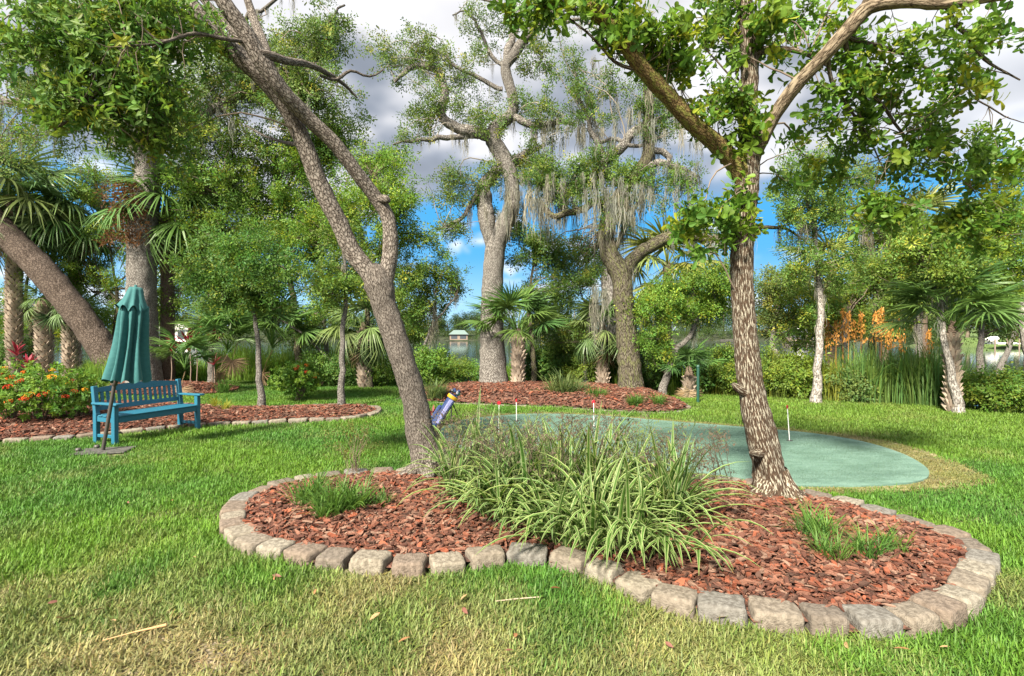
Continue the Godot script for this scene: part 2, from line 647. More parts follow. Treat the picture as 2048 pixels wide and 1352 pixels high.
# moss on the limbs of the tree being built, and moss blobs [px, py, depth, half width px, half height px, n, shortest, longest]
func hang_moss(t: Node3D, count: int, l0: float, l1: float, blobs := [], from_x := -99.0, to_x := 99.0, max_rad := 0.5) -> void:
	var xf: Array[Transform3D] = []
	var tint := PackedColorArray()
	var tries := 0
	while count > 0 and xf.size() < count and tries < count * 8:
		tries += 1
		var k := rng.randi_range(0, bones.size() - 1)
		var p := bones[k]
		if p.x < from_x or p.x > to_x or bone_rad[k] > max_rad or p.y < 1.8 or patchy.get_noise_3dv(p * 2.2) < -0.05:
			continue
		var l := rnd(l0, l1) * rnd(0.5, 1.0)
		var w := rnd(0.5, 1.0) * clampf(l, 0.35, 1.1)
		p += Vector3(rnd(-1, 1), -0.5, rnd(-1, 1)) * bone_rad[k] * 0.8
		xf.append(Transform3D(Basis(Vector3.UP, rnd(0, TAU)).scaled(Vector3(w, l, w)), p))
		tint.push_back(tinted(Color(0.215, 0.215, 0.18), 0.25, 0.06))
	for b in blobs:
		for i in int(b[5]):
			var p := at(b[0] + rnd(-1, 1) * b[3], b[1] + rnd(-1, 1) * b[4], b[2] + rnd(-0.9, 0.9))
			var l := rnd(b[6], b[7])
			var w := rnd(0.55, 1.0) * clampf(l, 0.4, 1.1)
			xf.append(Transform3D(Basis(Vector3.UP, rnd(0, TAU)).scaled(Vector3(w, l, w)), p))
			tint.push_back(tinted(Color(0.22, 0.22, 0.185), 0.25, 0.06))
	for i in 2:
		var xs: Array[Transform3D] = []
		var ts := PackedColorArray()
		for j in range(i, xf.size(), 2):
			xs.append(xf[j])
			ts.push_back(tint[j])
		multi("spanish_moss", SP.moss[i], M.moss, xs, ts, t)

func palm(t: Node3D, crown: Vector3, fronds: int, size: float, col: Color, low := -0.9, high := 1.35, dead := 0, meshes := "fan") -> void:
	var ms: Array = SP[meshes]
	for i in fronds:
		var f := float(i) / maxf(1.0, fronds - 1)
		var el := lerpf(high, low, pow(f, 0.85)) + rnd(-0.12, 0.12)
		var az := i * 2.399 + rnd(-0.3, 0.3)
		var dir := Vector3(cos(az) * cos(el), sin(el), sin(az) * cos(el))
		var b := aim(dir, rnd(-0.35, 0.35)).scaled(Vector3.ONE * size * rnd(0.88, 1.1))
		var o := put("frond", ms[i % ms.size()], frond_mat(tinted(col, 0.15, 0.1)), t, Transform3D(b, crown + Vector3(0, rnd(-0.12, 0.1), 0) * size))
		o.name = o.name
	for i in dead:
		var az := rnd(0, TAU)
		var dir := Vector3(cos(az) * 0.45, -1.0, sin(az) * 0.45).normalized()
		put("dry_frond", ms[i % ms.size()], frond_mat(tinted(Color(0.27, 0.2, 0.12), 0.2, 0.05)), t, Transform3D(aim(dir, rnd(-0.6, 0.6)).scaled(Vector3.ONE * size * rnd(0.6, 0.85)), crown - Vector3(0, 0.15 * size, 0)))

var frond_mats := {}
func frond_mat(c: Color) -> Material:   # a few greens shared by all fronds
	var key := Vector3i(roundi(c.r * 90.0), roundi(c.g * 60.0), roundi(c.b * 90.0))
	if not frond_mats.has(key):
		var m := leafy(0.5, 0.42)
		m.albedo_color = lin(maxf(key.x / 90.0, 0.012), maxf(key.y / 60.0, 0.02), maxf(key.z / 90.0, 0.012))
		frond_mats[key] = m
	return frond_mats[key]

func boots(base: Vector3, top: Vector3, r: float, rows: int, per: int, stick: float) -> ArrayMesh:   # the cut leaf bases that criss-cross a palm's trunk
	var mb := MB.new()
	var axis := (top - base).normalized()
	var x := axis.cross(Vector3.BACK).normalized()
	var z := x.cross(axis)
	for i in rows:
		for j in per:
			var a := TAU * (j + 0.5 * (i % 2)) / per + rnd(-0.12, 0.12)
			var out := x * cos(a) + z * sin(a)
			var side := x * -sin(a) + z * cos(a)
			var c := base.lerp(top, (i + rnd(-0.15, 0.15)) / rows)
			var w := TAU * r / per * 0.62
			var h := (top - base).length() / rows * 1.5
			var g := rnd(0.6, 1.25)
			var k := Color(0.34, 0.28, 0.22) * g
			var tip := c + out * (r + stick * rnd(0.6, 1.3)) + axis * h
			for s in [-1.0, 1.0]:
				var b0 := c + out * r * 0.98
				var b1: Vector3 = c + out * r * 0.9 + side * s * w
				var q: Vector3 = tip + side * s * w * 0.42
				mb.quad(b0, b1, q, tip, k)
				mb.tri(b1, c + out * r * 0.9 + axis * h * 0.8 + side * s * w * 0.3, q, k * 0.8)
			mb.tri(tip + side * w * 0.42, tip - side * w * 0.42, c + out * r * 0.9 + axis * h * 0.75, k * 1.5)
	return mb.build()

func shrub(called: String, label: String, category: String, base: Vector3, w: float, h: float, n: int, mesh: Array, col: Color, size := 1.0, group := "", stems := 7, low := 0.12, thick := 1.0) -> Node3D:
	var t := thing(called, label, category, base, group)
	var mb := MB.new()
	var ends := []
	for i in stems:
		var q := rdir()
		var e := Vector3(q.x * w * 0.4, h * rnd(0.6, 0.95), q.z * w * 0.4)
		mb.tube(PackedVector3Array([Vector3(q.x * 0.05, -0.03, q.z * 0.05), e * Vector3(0.4, 0.5, 0.4) + rdir() * 0.05, e]), PackedFloat32Array([0.014 * thick, 0.01 * thick, 0.004 * thick]), 4, Color(0.16, 0.12, 0.09), null, 0.0, 0, 0.0, 0.0, 0.6, false)
	put("stems", mb.build(true), M.twig, t, Transform3D(Basis.IDENTITY, base)).set_meta("kind", "stuff")
	var xf: Array[Transform3D] = []
	var tint := PackedColorArray()
	var tries := 0
	while xf.size() < n and tries < n * 6:
		tries += 1
		var q := rdir() * pow(rng.randf(), 0.3)
		var y := low + (q.y * 0.5 + 0.5) * (1.0 - low)
		var p := Vector3(q.x * w * 0.5, y * h, q.z * w * 0.5)
		if patchy.get_noise_3dv((p + base) * (3.2 / maxf(0.6, h))) < -0.16:
			continue
		p *= 1.0 + 0.18 * wob.get_noise_3dv((p + base) * 5.0)
		var dir := (Vector3(q.x, 0.5 + q.y * 0.6, q.z) + rdir() * 0.6).normalized()
		xf.append(Transform3D(aim(dir, rnd(0, TAU)).scaled(Vector3.ONE * size * rnd(0.7, 1.25)), base + p))
		tint.push_back(tinted(col, 0.25, 0.14))
	for i in mesh.size():
		var xs: Array[Transform3D] = []
		var ts := PackedColorArray()
		for j in range(i, xf.size(), mesh.size()):
			xs.append(xf[j])
			ts.push_back(tint[j])
		multi("foliage", mesh[i], M.leaf, xs, ts, t)
	return t

func strap_plant(called: String, label: String, category: String, base: Vector3, meshes: Array, n: int, size: float, col: Color, spread := 0.08, group := "", mat: Material = null) -> Node3D:
	var t := thing(called, label, category, base, group)
	var xf: Array[Transform3D] = []
	var tint := PackedColorArray()
	for i in n:
		var a := rnd(0, TAU)
		var r := sqrt(rng.randf()) * spread
		xf.append(Transform3D(Basis(Vector3.UP, rnd(0, TAU)).scaled(Vector3.ONE * size * rnd(0.7, 1.2)), base + Vector3(cos(a) * r, 0, sin(a) * r)))
		tint.push_back(tinted(col, 0.2, 0.1))
	for i in meshes.size():
		var xs: Array[Transform3D] = []
		var ts := PackedColorArray()
		for j in range(i, xf.size(), meshes.size()):
			xs.append(xf[j])
			ts.push_back(tint[j])
		multi("leaves", meshes[i], mat if mat else M.leaf, xs, ts, t)
	return t

# ---------------------------------------------------------------- the sky
func make_sky() -> PanoramaSkyMaterial:
	var w := 1024
	var h := 512
	var im := Image.create(w, h, false, Image.FORMAT_RGBF)
	var a := noise(FastNoiseLite.TYPE_SIMPLEX_SMOOTH, 0.55, 11, 6)
	var b := noise(FastNoiseLite.TYPE_SIMPLEX_SMOOTH, 0.9, 23, 5)
	for y in h:
		var el := PI * (0.5 - (y + 0.5) / h)
		var e := rad_to_deg(el)
		for x in w:
			var az := (float(x) + 0.5) / w * TAU
			if e < -2.0:
				im.set_pixel(x, y, Color(0.2, 0.22, 0.2))
				continue
			var d := Vector3(sin(az) * cos(el), sin(el), -cos(az) * cos(el))
			var p := d / (maxf(d.y, 0.0) + 0.22)
			var n := a.get_noise_3d(p.x * 1.6, p.z * 1.6, 3.0)
			var n2 := b.get_noise_3d(p.x * 2.6 + 7.0, p.z * 2.6, d.y * 4.0)
			var k := Color(0.30, 0.52, 0.70).lerp(Color(0.06, 0.30, 0.60), smoothstep(1.0, 10.0, e)).lerp(Color(0.06, 0.19, 0.41), smoothstep(10.0, 30.0, e))
			var white := Color(0.66, 0.67, 0.70) * (1.0 + 0.18 * n2)
			var slate := Color(0.23, 0.26, 0.315) * (1.0 + 0.45 * n2)
			# a grey shelf of cloud overhead, thinning to blue under its edge, with white heaps round it
			var shelf := smoothstep(9.0, 17.0, e + 13.0 * n)
			var lit := smoothstep(15.5, 29.0, e + 22.0 * n2 + 12.0 * n)
			var side := smoothstep(0.32, 0.75, absf(sin(az * 0.5 + 0.04)) * 1.4 + 0.35 * n)
			var grey_cloud := slate.lerp(Color(0.50, 0.50, 0.52) * (1.0 + 0.35 * n2), lit)
			k = k.lerp(grey_cloud.lerp(white, side * 0.85), shelf)
			var heap := smoothstep(0.08, 0.34, n2 + 0.35 * side - 0.12 + 0.12 * smoothstep(6.0, 1.0, e))
			k = k.lerp(white, heap * (1.0 - shelf * 0.85) * 0.95)
			im.set_pixel(x, y, k)
	var m := PanoramaSkyMaterial.new()
	m.panorama = ImageTexture.create_from_image(im)
	return m

# ---------------------------------------------------------------- the ground
const BANK := [[-60.0, 24.0], [-30.0, 22.0], [-19.0, 20.5], [-8.7, 18.3], [-0.4, 18.2], [4.8, 14.6], [9.3, 12.2], [10.8, 11.6], [20.0, 10.0], [60.0, 8.0]]
const WATER := -0.85

func bank_depth(x: float) -> float:
	for i in BANK.size() - 1:
		if x < BANK[i + 1][0]:
			return lerpf(BANK[i][1], BANK[i + 1][1], clampf((x - BANK[i][0]) / (BANK[i + 1][0] - BANK[i][0]), 0, 1))
	return 8.0

func far_shore(x: float, d: float) -> float:
	return lerpf(205.0, 92.0, smoothstep(0.55, 0.86, x / maxf(d, 1.0)))

func ground_y(x: float, z: float) -> float:
	var d := -z
	var e := d - bank_depth(x)
	var y := 0.0
	if e > 0.3:
		y = -2.2 * smoothstep(0.3, 8.0, e)
	if d > 30.0:
		var f := d - far_shore(x, d)
		y = lerpf(y, 1.0 + 2.5 * smoothstep(10.0, 80.0, f), smoothstep(-8.0, 10.0, f))
	if y > -0.05 and d < 30.0:
		y += 0.012 * patchy.get_noise_2d(x * 1.3, z * 1.3)
	return y

func dryness(x: float, z: float) -> float:
	var n := patchy.get_noise_2d(x * 1.4 + 31.0, z * 1.4) * 0.8 + patchy.get_noise_2d(x * 5.0, z * 5.0 + 9.0) * 0.45
	var near := smoothstep(-4.3, -2.7, z) * smoothstep(2.4, -0.2, x) + 0.35 * smoothstep(-5.0, -3.0, z)
	return clampf(near * 0.54 + n * 0.85 - 0.14, 0.0, 1.0)

func make_ground() -> void:
	var xs := PackedFloat32Array()
	var zs := PackedFloat32Array()
	var x := -14.0
	while x < 14.01:
		xs.push_back(x)
		x += 0.25
	var s := 0.4
	var e := 14.0
	while e < 900.0:
		e += s
		s *= 1.16
		xs.push_back(e)
		xs.insert(0, -e)
	var z := -26.0
	while z < 3.01:
		zs.push_back(z)
		z += 0.25
	s = 0.5
	e = -26.0
	while e > -900.0:
		e -= s
		s *= 1.08
		zs.insert(0, e)
	for q in [5.0, 9.0, 20.0, 60.0, 200.0]:
		zs.push_back(q)
	var mb := MB.new()
	for zz in zs:
		for xx in xs:
			mb.v.push_back(Vector3(xx, ground_y(xx, zz) - (0.012 if absf(xx) < 14.0 and zz > -26.0 else 0.0), zz))
			var dry := dryness(xx, zz)
			var k := Color(0.115, 0.13, 0.045).lerp(Color(0.30, 0.25, 0.185), dry)
			if -zz > bank_depth(xx):
				k = Color(0.09, 0.08, 0.05) if -zz < 60.0 else (Color(0.05, 0.065, 0.03) if xx < -zz * 0.8 else Color(0.11, 0.19, 0.04))
			mb.c.push_back(k)
	var w := xs.size()
	for j in zs.size() - 1:
		for i in w - 1:
			var a := j * w + i
			mb.ix.append_array(PackedInt32Array([a, a + 1, a + w + 1, a, a + w + 1, a + w]))
	structure(put("ground", mb.build(true), M.soil, self))
	var wm := MB.new()
	wm.quad(Vector3(-700, WATER, -8), Vector3(-700, WATER, -340), Vector3(700, WATER, -340), Vector3(700, WATER, -8))
	structure(put("water", wm.build(), M.water, self))

func blocked(p: Vector2, pad: float) -> bool:
	for poly in [front_bed, left_bed, back_bed, tree_bed, fringe_edge]:
		if inside(poly, p):
			return true
		if pad > 0.0 and (inside(poly, p + Vector2(pad, 0)) or inside(poly, p - Vector2(pad, 0)) or inside(poly, p + Vector2(0, pad)) or inside(poly, p - Vector2(0, pad))):
			return true
	return false

func grass_zone(t: Node3D, d0: float, d1: float, step: float, meshes: Array, pad: float, skip := 0.0) -> void:
	var xf: Array[Transform3D] = []
	var tint := PackedColorArray()
	var z := -d0
	while z > -d1:
		var x := z * 1.06 - 0.4
		while x < -z * 1.06 + 0.4:
			var p := Vector2(x + rnd(-0.5, 0.5) * step, z + rnd(-0.5, 0.5) * step)
			x += step
			if -p.y > bank_depth(p.x) + 0.5 or blocked(p, pad):
				continue
			if absf(p.x + 5.83) < 0.42 and absf(p.y + 7.53) < 0.26:
				continue
			var dry := dryness(p.x, p.y)
			if dry > 0.72 and rng.randf() < (dry - 0.72) * 2.6:
				continue
			var big := patchy.get_noise_2d(p.x * 0.9, p.y * 0.9 + 40.0)
			var k := Color(0.125, 0.25, 0.028).lerp(Color(0.08, 0.205, 0.032), clampf(0.5 + big * 1.3, 0, 1))
			k = k.lerp(Color(0.14, 0.245, 0.034), 0.85 * smoothstep(0.5, 5.0, p.x) * smoothstep(-6.0, -10.0, p.y))
			k = k.lerp(Color(0.36, 0.285, 0.15), dry * 0.92)
			k = k * (0.85 + patchy.get_noise_2d(p.x * 6.0 + 80.0, p.y * 6.0) * 0.5)
			xf.append(Transform3D(Basis(Vector3.UP, rnd(0, TAU)).scaled(Vector3(1, rnd(0.6, 1.3) * (1.0 - 0.45 * dry), 1)), Vector3(p.x, ground_y(p.x, p.y) - 0.008, p.y)))
			tint.push_back(k)
		z -= step
	for i in meshes.size():
		var xs: Array[Transform3D] = []
		var ts := PackedColorArray()
		for j in range(i, xf.size(), meshes.size()):
			xs.append(xf[j])
			ts.push_back(tint[j])
		multi("grass_blades", meshes[i], M.grass, xs, ts, t)

func make_grass() -> void:
	var t := Node3D.new()
	t.name = "grass"
	add_child(t)
	t.set_meta("kind", "stuff")
	t.set_meta("label", "mown green lawn turning dry and straw coloured beside the sandy patch")
	var near := []
	var mid := []
	var far := []
	for i in 5:
		near.append(tuft(300 + i, 125, 0.15, 0.022, 0.092, 0.0066, 3, 1.55, 0.16))
		mid.append(tuft(320 + i, 135, 0.2, 0.025, 0.08, 0.0085, 2, 1.5, 0.1))
		far.append(tuft(340 + i, 150, 0.34, 0.04, 0.085, 0.012, 2, 1.1, 0.05))
	rng.seed = 41
	grass_zone(t, 2.0, 4.6, 0.085, near, 0.03)
	grass_zone(t, 4.6, 8.5, 0.14, mid, 0.05)
	grass_zone(t, 8.5, 21.0, 0.22, far, 0.12)

# ---------------------------------------------------------------- mulch and stones
func bed_y(poly: PackedVector2Array, p: Vector2, rise: float) -> float:
	var d := edge_distance(poly, p)
	return 0.05 + rise * smoothstep(0.1, 0.8, d) + 0.018 * patchy.get_noise_2d(p.x * 4.0, p.y * 4.0)

func make_chips() -> void:
	SP.chip = []
	for i in 7:
		rng.seed = 500 + i
		var mb := MB.new()
		var n := 6
		var top := []
		var bot := []
		for j in n:
			var a := TAU * j / n + rnd(-0.3, 0.3)
			var r := rnd(0.65, 1.15)
			var x := cos(a) * r * 0.044
			var z := sin(a) * r * rnd(0.009, 0.018)
			var y := 0.007 - x * x * rnd(1.0, 4.0)
			top.append(Vector3(x, y, z))
			bot.append(Vector3(x * 1.05, y - rnd(0.006, 0.011), z * 1.1))
		for j in n:
			var q := (j + 1) % n
			mb.quad(bot[j], bot[q], top[q], top[j], grey(0.75))
		var g := rnd(0.9, 1.15)
		for j in range(1, n - 1):
			mb.tri(top[0], top[j], top[j + 1], grey(g))
			mb.tri(bot[0], bot[j + 1], bot[j], grey(0.7))
		SP.chip.append(mb.build())

func chip_color() -> Color:
	var r := rng.randf()
	var k := Color(0.165, 0.060, 0.035)
	if r < 0.33:
		k = Color(0.10, 0.042, 0.028)
	elif r < 0.55:
		k = Color(0.205, 0.095, 0.062)
	elif r < 0.68:
		k = Color(0.23, 0.14, 0.10)
	elif r < 0.76:
		k = Color(0.23, 0.07, 0.036)
	elif r < 0.82:
		k = Color(0.07, 0.036, 0.025)
	return k * 0.85

func mulch_bed(called: String, label: String, poly: PackedVector2Array, rise: float, cell: float, density: float, size: float, single: int, keep: float) -> void:
	var lo := poly[0]
	var hi := poly[0]
	for p in poly:
		lo = lo.min(p)
		hi = hi.max(p)
	var w := int((hi.x - lo.x) / cell) + 2
	var h := int((hi.y - lo.y) / cell) + 2
	var mb := MB.new()
	var ok := PackedByteArray()
	for j in h:
		for i in w:
			var p := lo + Vector2(i, j) * cell
			var y := bed_y(poly, p, rise)
			ok.push_back(1 if inside(poly, p) else 0)
			mb.v.push_back(Vector3(p.x, y - 0.02, p.y))
			mb.c.push_back(Color.WHITE)
	for j in h - 1:
		for i in w - 1:
			var a := j * w + i
			if ok[a] and ok[a + 1] and ok[a + w] and ok[a + w + 1]:
				mb.ix.append_array(PackedInt32Array([a, a + 1, a + w + 1, a, a + w + 1, a + w]))
	var bed := put(called, mb.build(true), M.mulch, self)
	structure(bed)
	bed.set_meta("label", label)
	var area := 0.0
	for i in poly.size():
		area += poly[i].cross(poly[(i + 1) % poly.size()]) * 0.5
	var n := int(absf(area) * density)
	var list := []
	while list.size() < n:
		var p := Vector2(rnd(lo.x, hi.x), rnd(lo.y, hi.y))
		if not inside(poly, p) or edge_distance(poly, p) < keep:
			continue
		var y := bed_y(poly, p, rise) + rnd(-0.008, 0.028)
		var b := Basis(Vector3.UP, rnd(0, TAU)) * Basis(Vector3(rnd(-1, 1), 0, rnd(-1, 1)).normalized(), absf(rng.randfn(0.0, 0.42)))
		var s := size * (rnd(0.7, 1.45) if rng.randf() < 0.45 else rnd(0.25, 0.7))
		list.append([Transform3D(b * Basis.from_scale(Vector3(s * rnd(0.8, 1.3), s, s * rnd(0.7, 1.5))), Vector3(p.x, y, p.y)), chip_color() * rnd(0.85, 1.15), p.distance_to(Vector2.ZERO) / s])
	list.sort_custom(func(q, r): return q[2] < r[2])
	var mats := []
	if single > 0:
		for i in 14:
			var m := M.chip.duplicate() as StandardMaterial3D
			m.albedo_color = (chip_color() * rnd(0.8, 1.25)).linear_to_srgb()
			mats.append(m)
	for i in mini(single, list.size()):
		put("bark_chip", SP.chip[i % SP.chip.size()], mats[(i * 5) % mats.size()], bed, list[i][0])
	for k in SP.chip.size():
		var xs: Array[Transform3D] = []
		var ts := PackedColorArray()
		for j in range(single + k, list.size(), SP.chip.size()):
			xs.append(list[j][0])
			ts.push_back(list[j][1])
		multi("bark_chips", SP.chip[k], M.chip, xs, ts, bed)

func make_stones() -> void:
	SP.stone = []
	for i in 6:
		rng.seed = 600 + i
		var f := noise(FastNoiseLite.TYPE_SIMPLEX_SMOOTH, 1.6, 700 + i, 3)
		var mb := MB.new()
		var g := 5
		for face in 6:
			var s0 := mb.v.size()
			for a in g + 1:
				for b in g + 1:
					var u := 2.0 * a / g - 1.0
					var w := 2.0 * b / g - 1.0
					u = signf(u) * pow(absf(u), 0.6)
					w = signf(w) * pow(absf(w), 0.6)
					var s := -1.0 if face % 2 else 1.0
					var p := Vector3(s, u, w * s)
					if face >= 2:
						p = Vector3(w * s, s, u)
					if face >= 4:
						p = Vector3(u, w * s, s)
					var len6 := pow(pow(absf(p.x), 10.0) + pow(absf(p.y), 10.0) + pow(absf(p.z), 10.0), 1.0 / 10.0)
					p = p / len6 * 0.5
					p *= 1.0 + 0.085 * f.get_noise_3dv(p * 3.0) + 0.045 * f.get_noise_3dv(p * 9.0)
					p.x *= 1.0 - 0.10 * (p.z + 0.5) * (1.0 if i % 2 else -0.2)
					p.z *= 1.0 - 0.16 * maxf(0.0, p.y)
					mb.v.push_back(p)
					mb.c.push_back(Color.WHITE)
			for a in g:
				for b in g:
					var q := s0 + a * (g + 1) + b
					mb.ix.append_array(PackedInt32Array([q, q + 1, q + g + 2, q, q + g + 2, q + g + 1]))
		SP.stone.append(mb.build(true))
	M.stone = []
	for k in [Color(0.335, 0.305, 0.25), Color(0.29, 0.255, 0.21), Color(0.26, 0.21, 0.17), Color(0.245, 0.24, 0.225), Color(0.36, 0.335, 0.28), Color(0.22, 0.19, 0.16)]:
		var m: StandardMaterial3D = M.stone_base.duplicate()
		m.albedo_color = lin(k.r * 0.72, k.g * 0.72, k.b * 0.72)
		M.stone.append(m)

func stone_ring(called: String, label: String, line: PackedVector2Array, size: Vector3, closed: bool, inset: float, lift := 0.0) -> void:
	var t := thing(called, label, "stone edging")
	var c := Curve2D.new()
	for p in line:
		c.add_point(p)
	if closed:
		c.add_point(line[0])
	c.bake_interval = 0.05
	var total := c.get_baked_length()
	var s := 0.0
	var k := 0
	var tone := 0
	while s < total - size.x * 0.4:
		var l := size.x * rnd(0.86, 1.14)
		var p := c.sample_baked(s + l * 0.5)
		var d := (c.sample_baked(minf(s + l, total)) - c.sample_baked(s)).normalized()
		var nrm := Vector2(-d.y, d.x)
		if not inside(line, p + nrm * 0.05) and closed:
			nrm = -nrm
		p += nrm * (inset + rnd(-0.018, 0.018))
		var d0 := (c.sample_baked(s + 0.03) - c.sample_baked(maxf(s - 0.03, 0.0))).normalized()
		var d1 := (c.sample_baked(minf(s + l + 0.03, total)) - c.sample_baked(s + l - 0.03)).normalized()
		var side := signf(nrm.dot(Vector2(-d.y, d.x))) * inset
		var e0 := c.sample_baked(s) + Vector2(-d0.y, d0.x) * side
		var e1 := c.sample_baked(minf(s + l, total)) + Vector2(-d1.y, d1.x) * side
		var fit := clampf(e0.distance_to(e1), l * 0.7, l * 1.15)   # as long as the gap on the middle of the ring
		var b := Basis(Vector3(d.x, 0, d.y), Vector3.UP, Vector3(d.x, 0, d.y).cross(Vector3.UP))
		b = b * Basis(Vector3.UP, rnd(-0.09, 0.09)) * Basis(Vector3.RIGHT, rnd(-0.08, 0.08)) * Basis(Vector3.BACK, rnd(-0.05, 0.05))
		b = b * Basis.from_scale(Vector3(fit * 0.975, size.y * rnd(0.92, 1.1), size.z * rnd(0.92, 1.08)))
		tone = (tone + rng.randi_range(1, 5)) % 6
		put("edging_stone", SP.stone[rng.randi_range(0, 5)], M.stone[tone], t, Transform3D(b, Vector3(p.x, size.y * 0.5 - 0.058 + lift + rnd(-0.008, 0.008), p.y)))
		s += l + rnd(0.01, 0.03)
		k += 1

func make_beds() -> void:
	make_chips()
	make_stones()
	rng.seed = 55
	mulch_bed("mulch_bed", "red bark mulch in the stone-edged bed under the two oaks", front_bed, 0.07, 0.08, 1750.0, 1.0, 300, 0.17)
	stone_ring("stone_border", "tumbled tan and grey paver border round the front mulch bed", front_bed, Vector3(0.27, 0.145, 0.22), true, 0.10)
	mulch_bed("mulch_bed", "red bark mulch in the flower bed behind the teal bench", left_bed, 0.04, 0.12, 620.0, 1.1, 0, 0.13)
	mulch_bed("mulch_bed", "red bark mulch under the cabbage palm past the putting green", back_bed, 0.2, 0.15, 420.0, 1.3, 0, 0.1)
	mulch_bed("mulch_bed", "red bark mulch round the big trunk behind the bench", tree_bed, 0.1, 0.15, 420.0, 1.3, 0, 0.0)
	stone_ring("stone_border", "low pale paver border of the flower bed behind the bench", left_bed, Vector3(0.32, 0.115, 0.17), true, 0.085)
	stone_ring("stone_border", "thin flat stone edge of the mulch bed past the putting green", back_bed, Vector3(0.42, 0.07, 0.13), true, 0.06)

func make_green() -> void:
	for q in [["putting_green", "flat teal putting green of artificial turf", green_edge, 0.022, M.turf, "putting green"], ["green_fringe", "worn tan fringe of matted grass round the putting green", fringe_edge, 0.004, M.fringe, "fringe"]]:
		var poly: PackedVector2Array = q[2]
		var tri := Geometry2D.triangulate_polygon(poly)
		var mb := MB.new()
		for p in poly:
			mb.v.push_back(Vector3(p.x, q[3] + (0.0 if q[3] > 0.01 else 0.012 * patchy.get_noise_2d(p.x * 1.3, p.y * 1.3)), p.y))
			mb.c.push_back(Color.WHITE)
		for i in range(0, tri.size(), 3):
			var a := poly[tri[i]]
			var s := (poly[tri[i + 1]] - a).cross(poly[tri[i + 2]] - a)
			mb.ix.append_array(PackedInt32Array([tri[i], tri[i + 1], tri[i + 2]] if s > 0 else [tri[i], tri[i + 2], tri[i + 1]]))
		var n := poly.size()
		for i in n:
			var a := Vector3(poly[i].x, q[3], poly[i].y)
			var b := Vector3(poly[(i + 1) % n].x, q[3], poly[(i + 1) % n].y)
			mb.quad(a, b, b - Vector3(0, 0.05, 0), a - Vector3(0, 0.05, 0))
		tag(put(q[0], mb.build(), q[4], self), q[1], q[5])
	# the short nap of the artificial turf
	var nap: Array[Transform3D] = []
	var nap_tint := PackedColorArray()
	rng.seed = 65
	var g0 := green_edge[0]
	var g1 := green_edge[0]
	for p in green_edge:
		g0 = g0.min(p)
		g1 = g1.max(p)
	for i in 9000:
		var p := Vector2(rnd(g0.x, g1.x), rnd(g0.y, g1.y))
		if not inside(green_edge, p) or edge_distance(green_edge, p) < 0.14:
			continue
		nap.append(Transform3D(Basis(Vector3.UP, rnd(0, TAU)), Vector3(p.x, 0.0225, p.y)))
		nap_tint.push_back(tinted(Color(0.095, 0.178, 0.138), 0.07, 0.03) * (1.0 + 0.22 * patchy.get_noise_2d(p.x * 0.7, p.y * 2.6) + 0.12 * patchy.get_noise_2d(p.x * 7.0, p.y * 7.0)))
	multi("turf_pile", tuft(361, 130, 0.16, 0.007, 0.014, 0.006, 1, 1.2, 0.0), M.grass, nap, nap_tint, get_node("putting_green"))
	# matted short grass of the fringe
	var xf: Array[Transform3D] = []
	var tint := PackedColorArray()
	var lo := fringe_edge[0]
	var hi := fringe_edge[0]
	for p in fringe_edge:
		lo = lo.min(p)
		hi = hi.max(p)
	rng.seed = 66
	for i in 9000:
		var p := Vector2(rnd(lo.x, hi.x), rnd(lo.y, hi.y))
		if not inside(fringe_edge, p) or inside(green_edge, p) or inside(front_bed, p):
			continue
		xf.append(Transform3D(Basis(Vector3.UP, rnd(0, TAU)).scaled(Vector3(1, rnd(0.35, 0.7), 1)), Vector3(p.x, 0.002, p.y)))
		tint.push_back(tinted(Color(0.17, 0.19, 0.055).lerp(Color(0.21, 0.195, 0.09), clampf(0.5 + patchy.get_noise_2d(p.x * 3.0, p.y * 3.0), 0, 1)), 0.15, 0.08))
	multi("fringe_grass", tuft(360, 60, 0.12, 0.02, 0.045, 0.007, 2, 1.4, 0.1), M.grass, xf, tint, self)

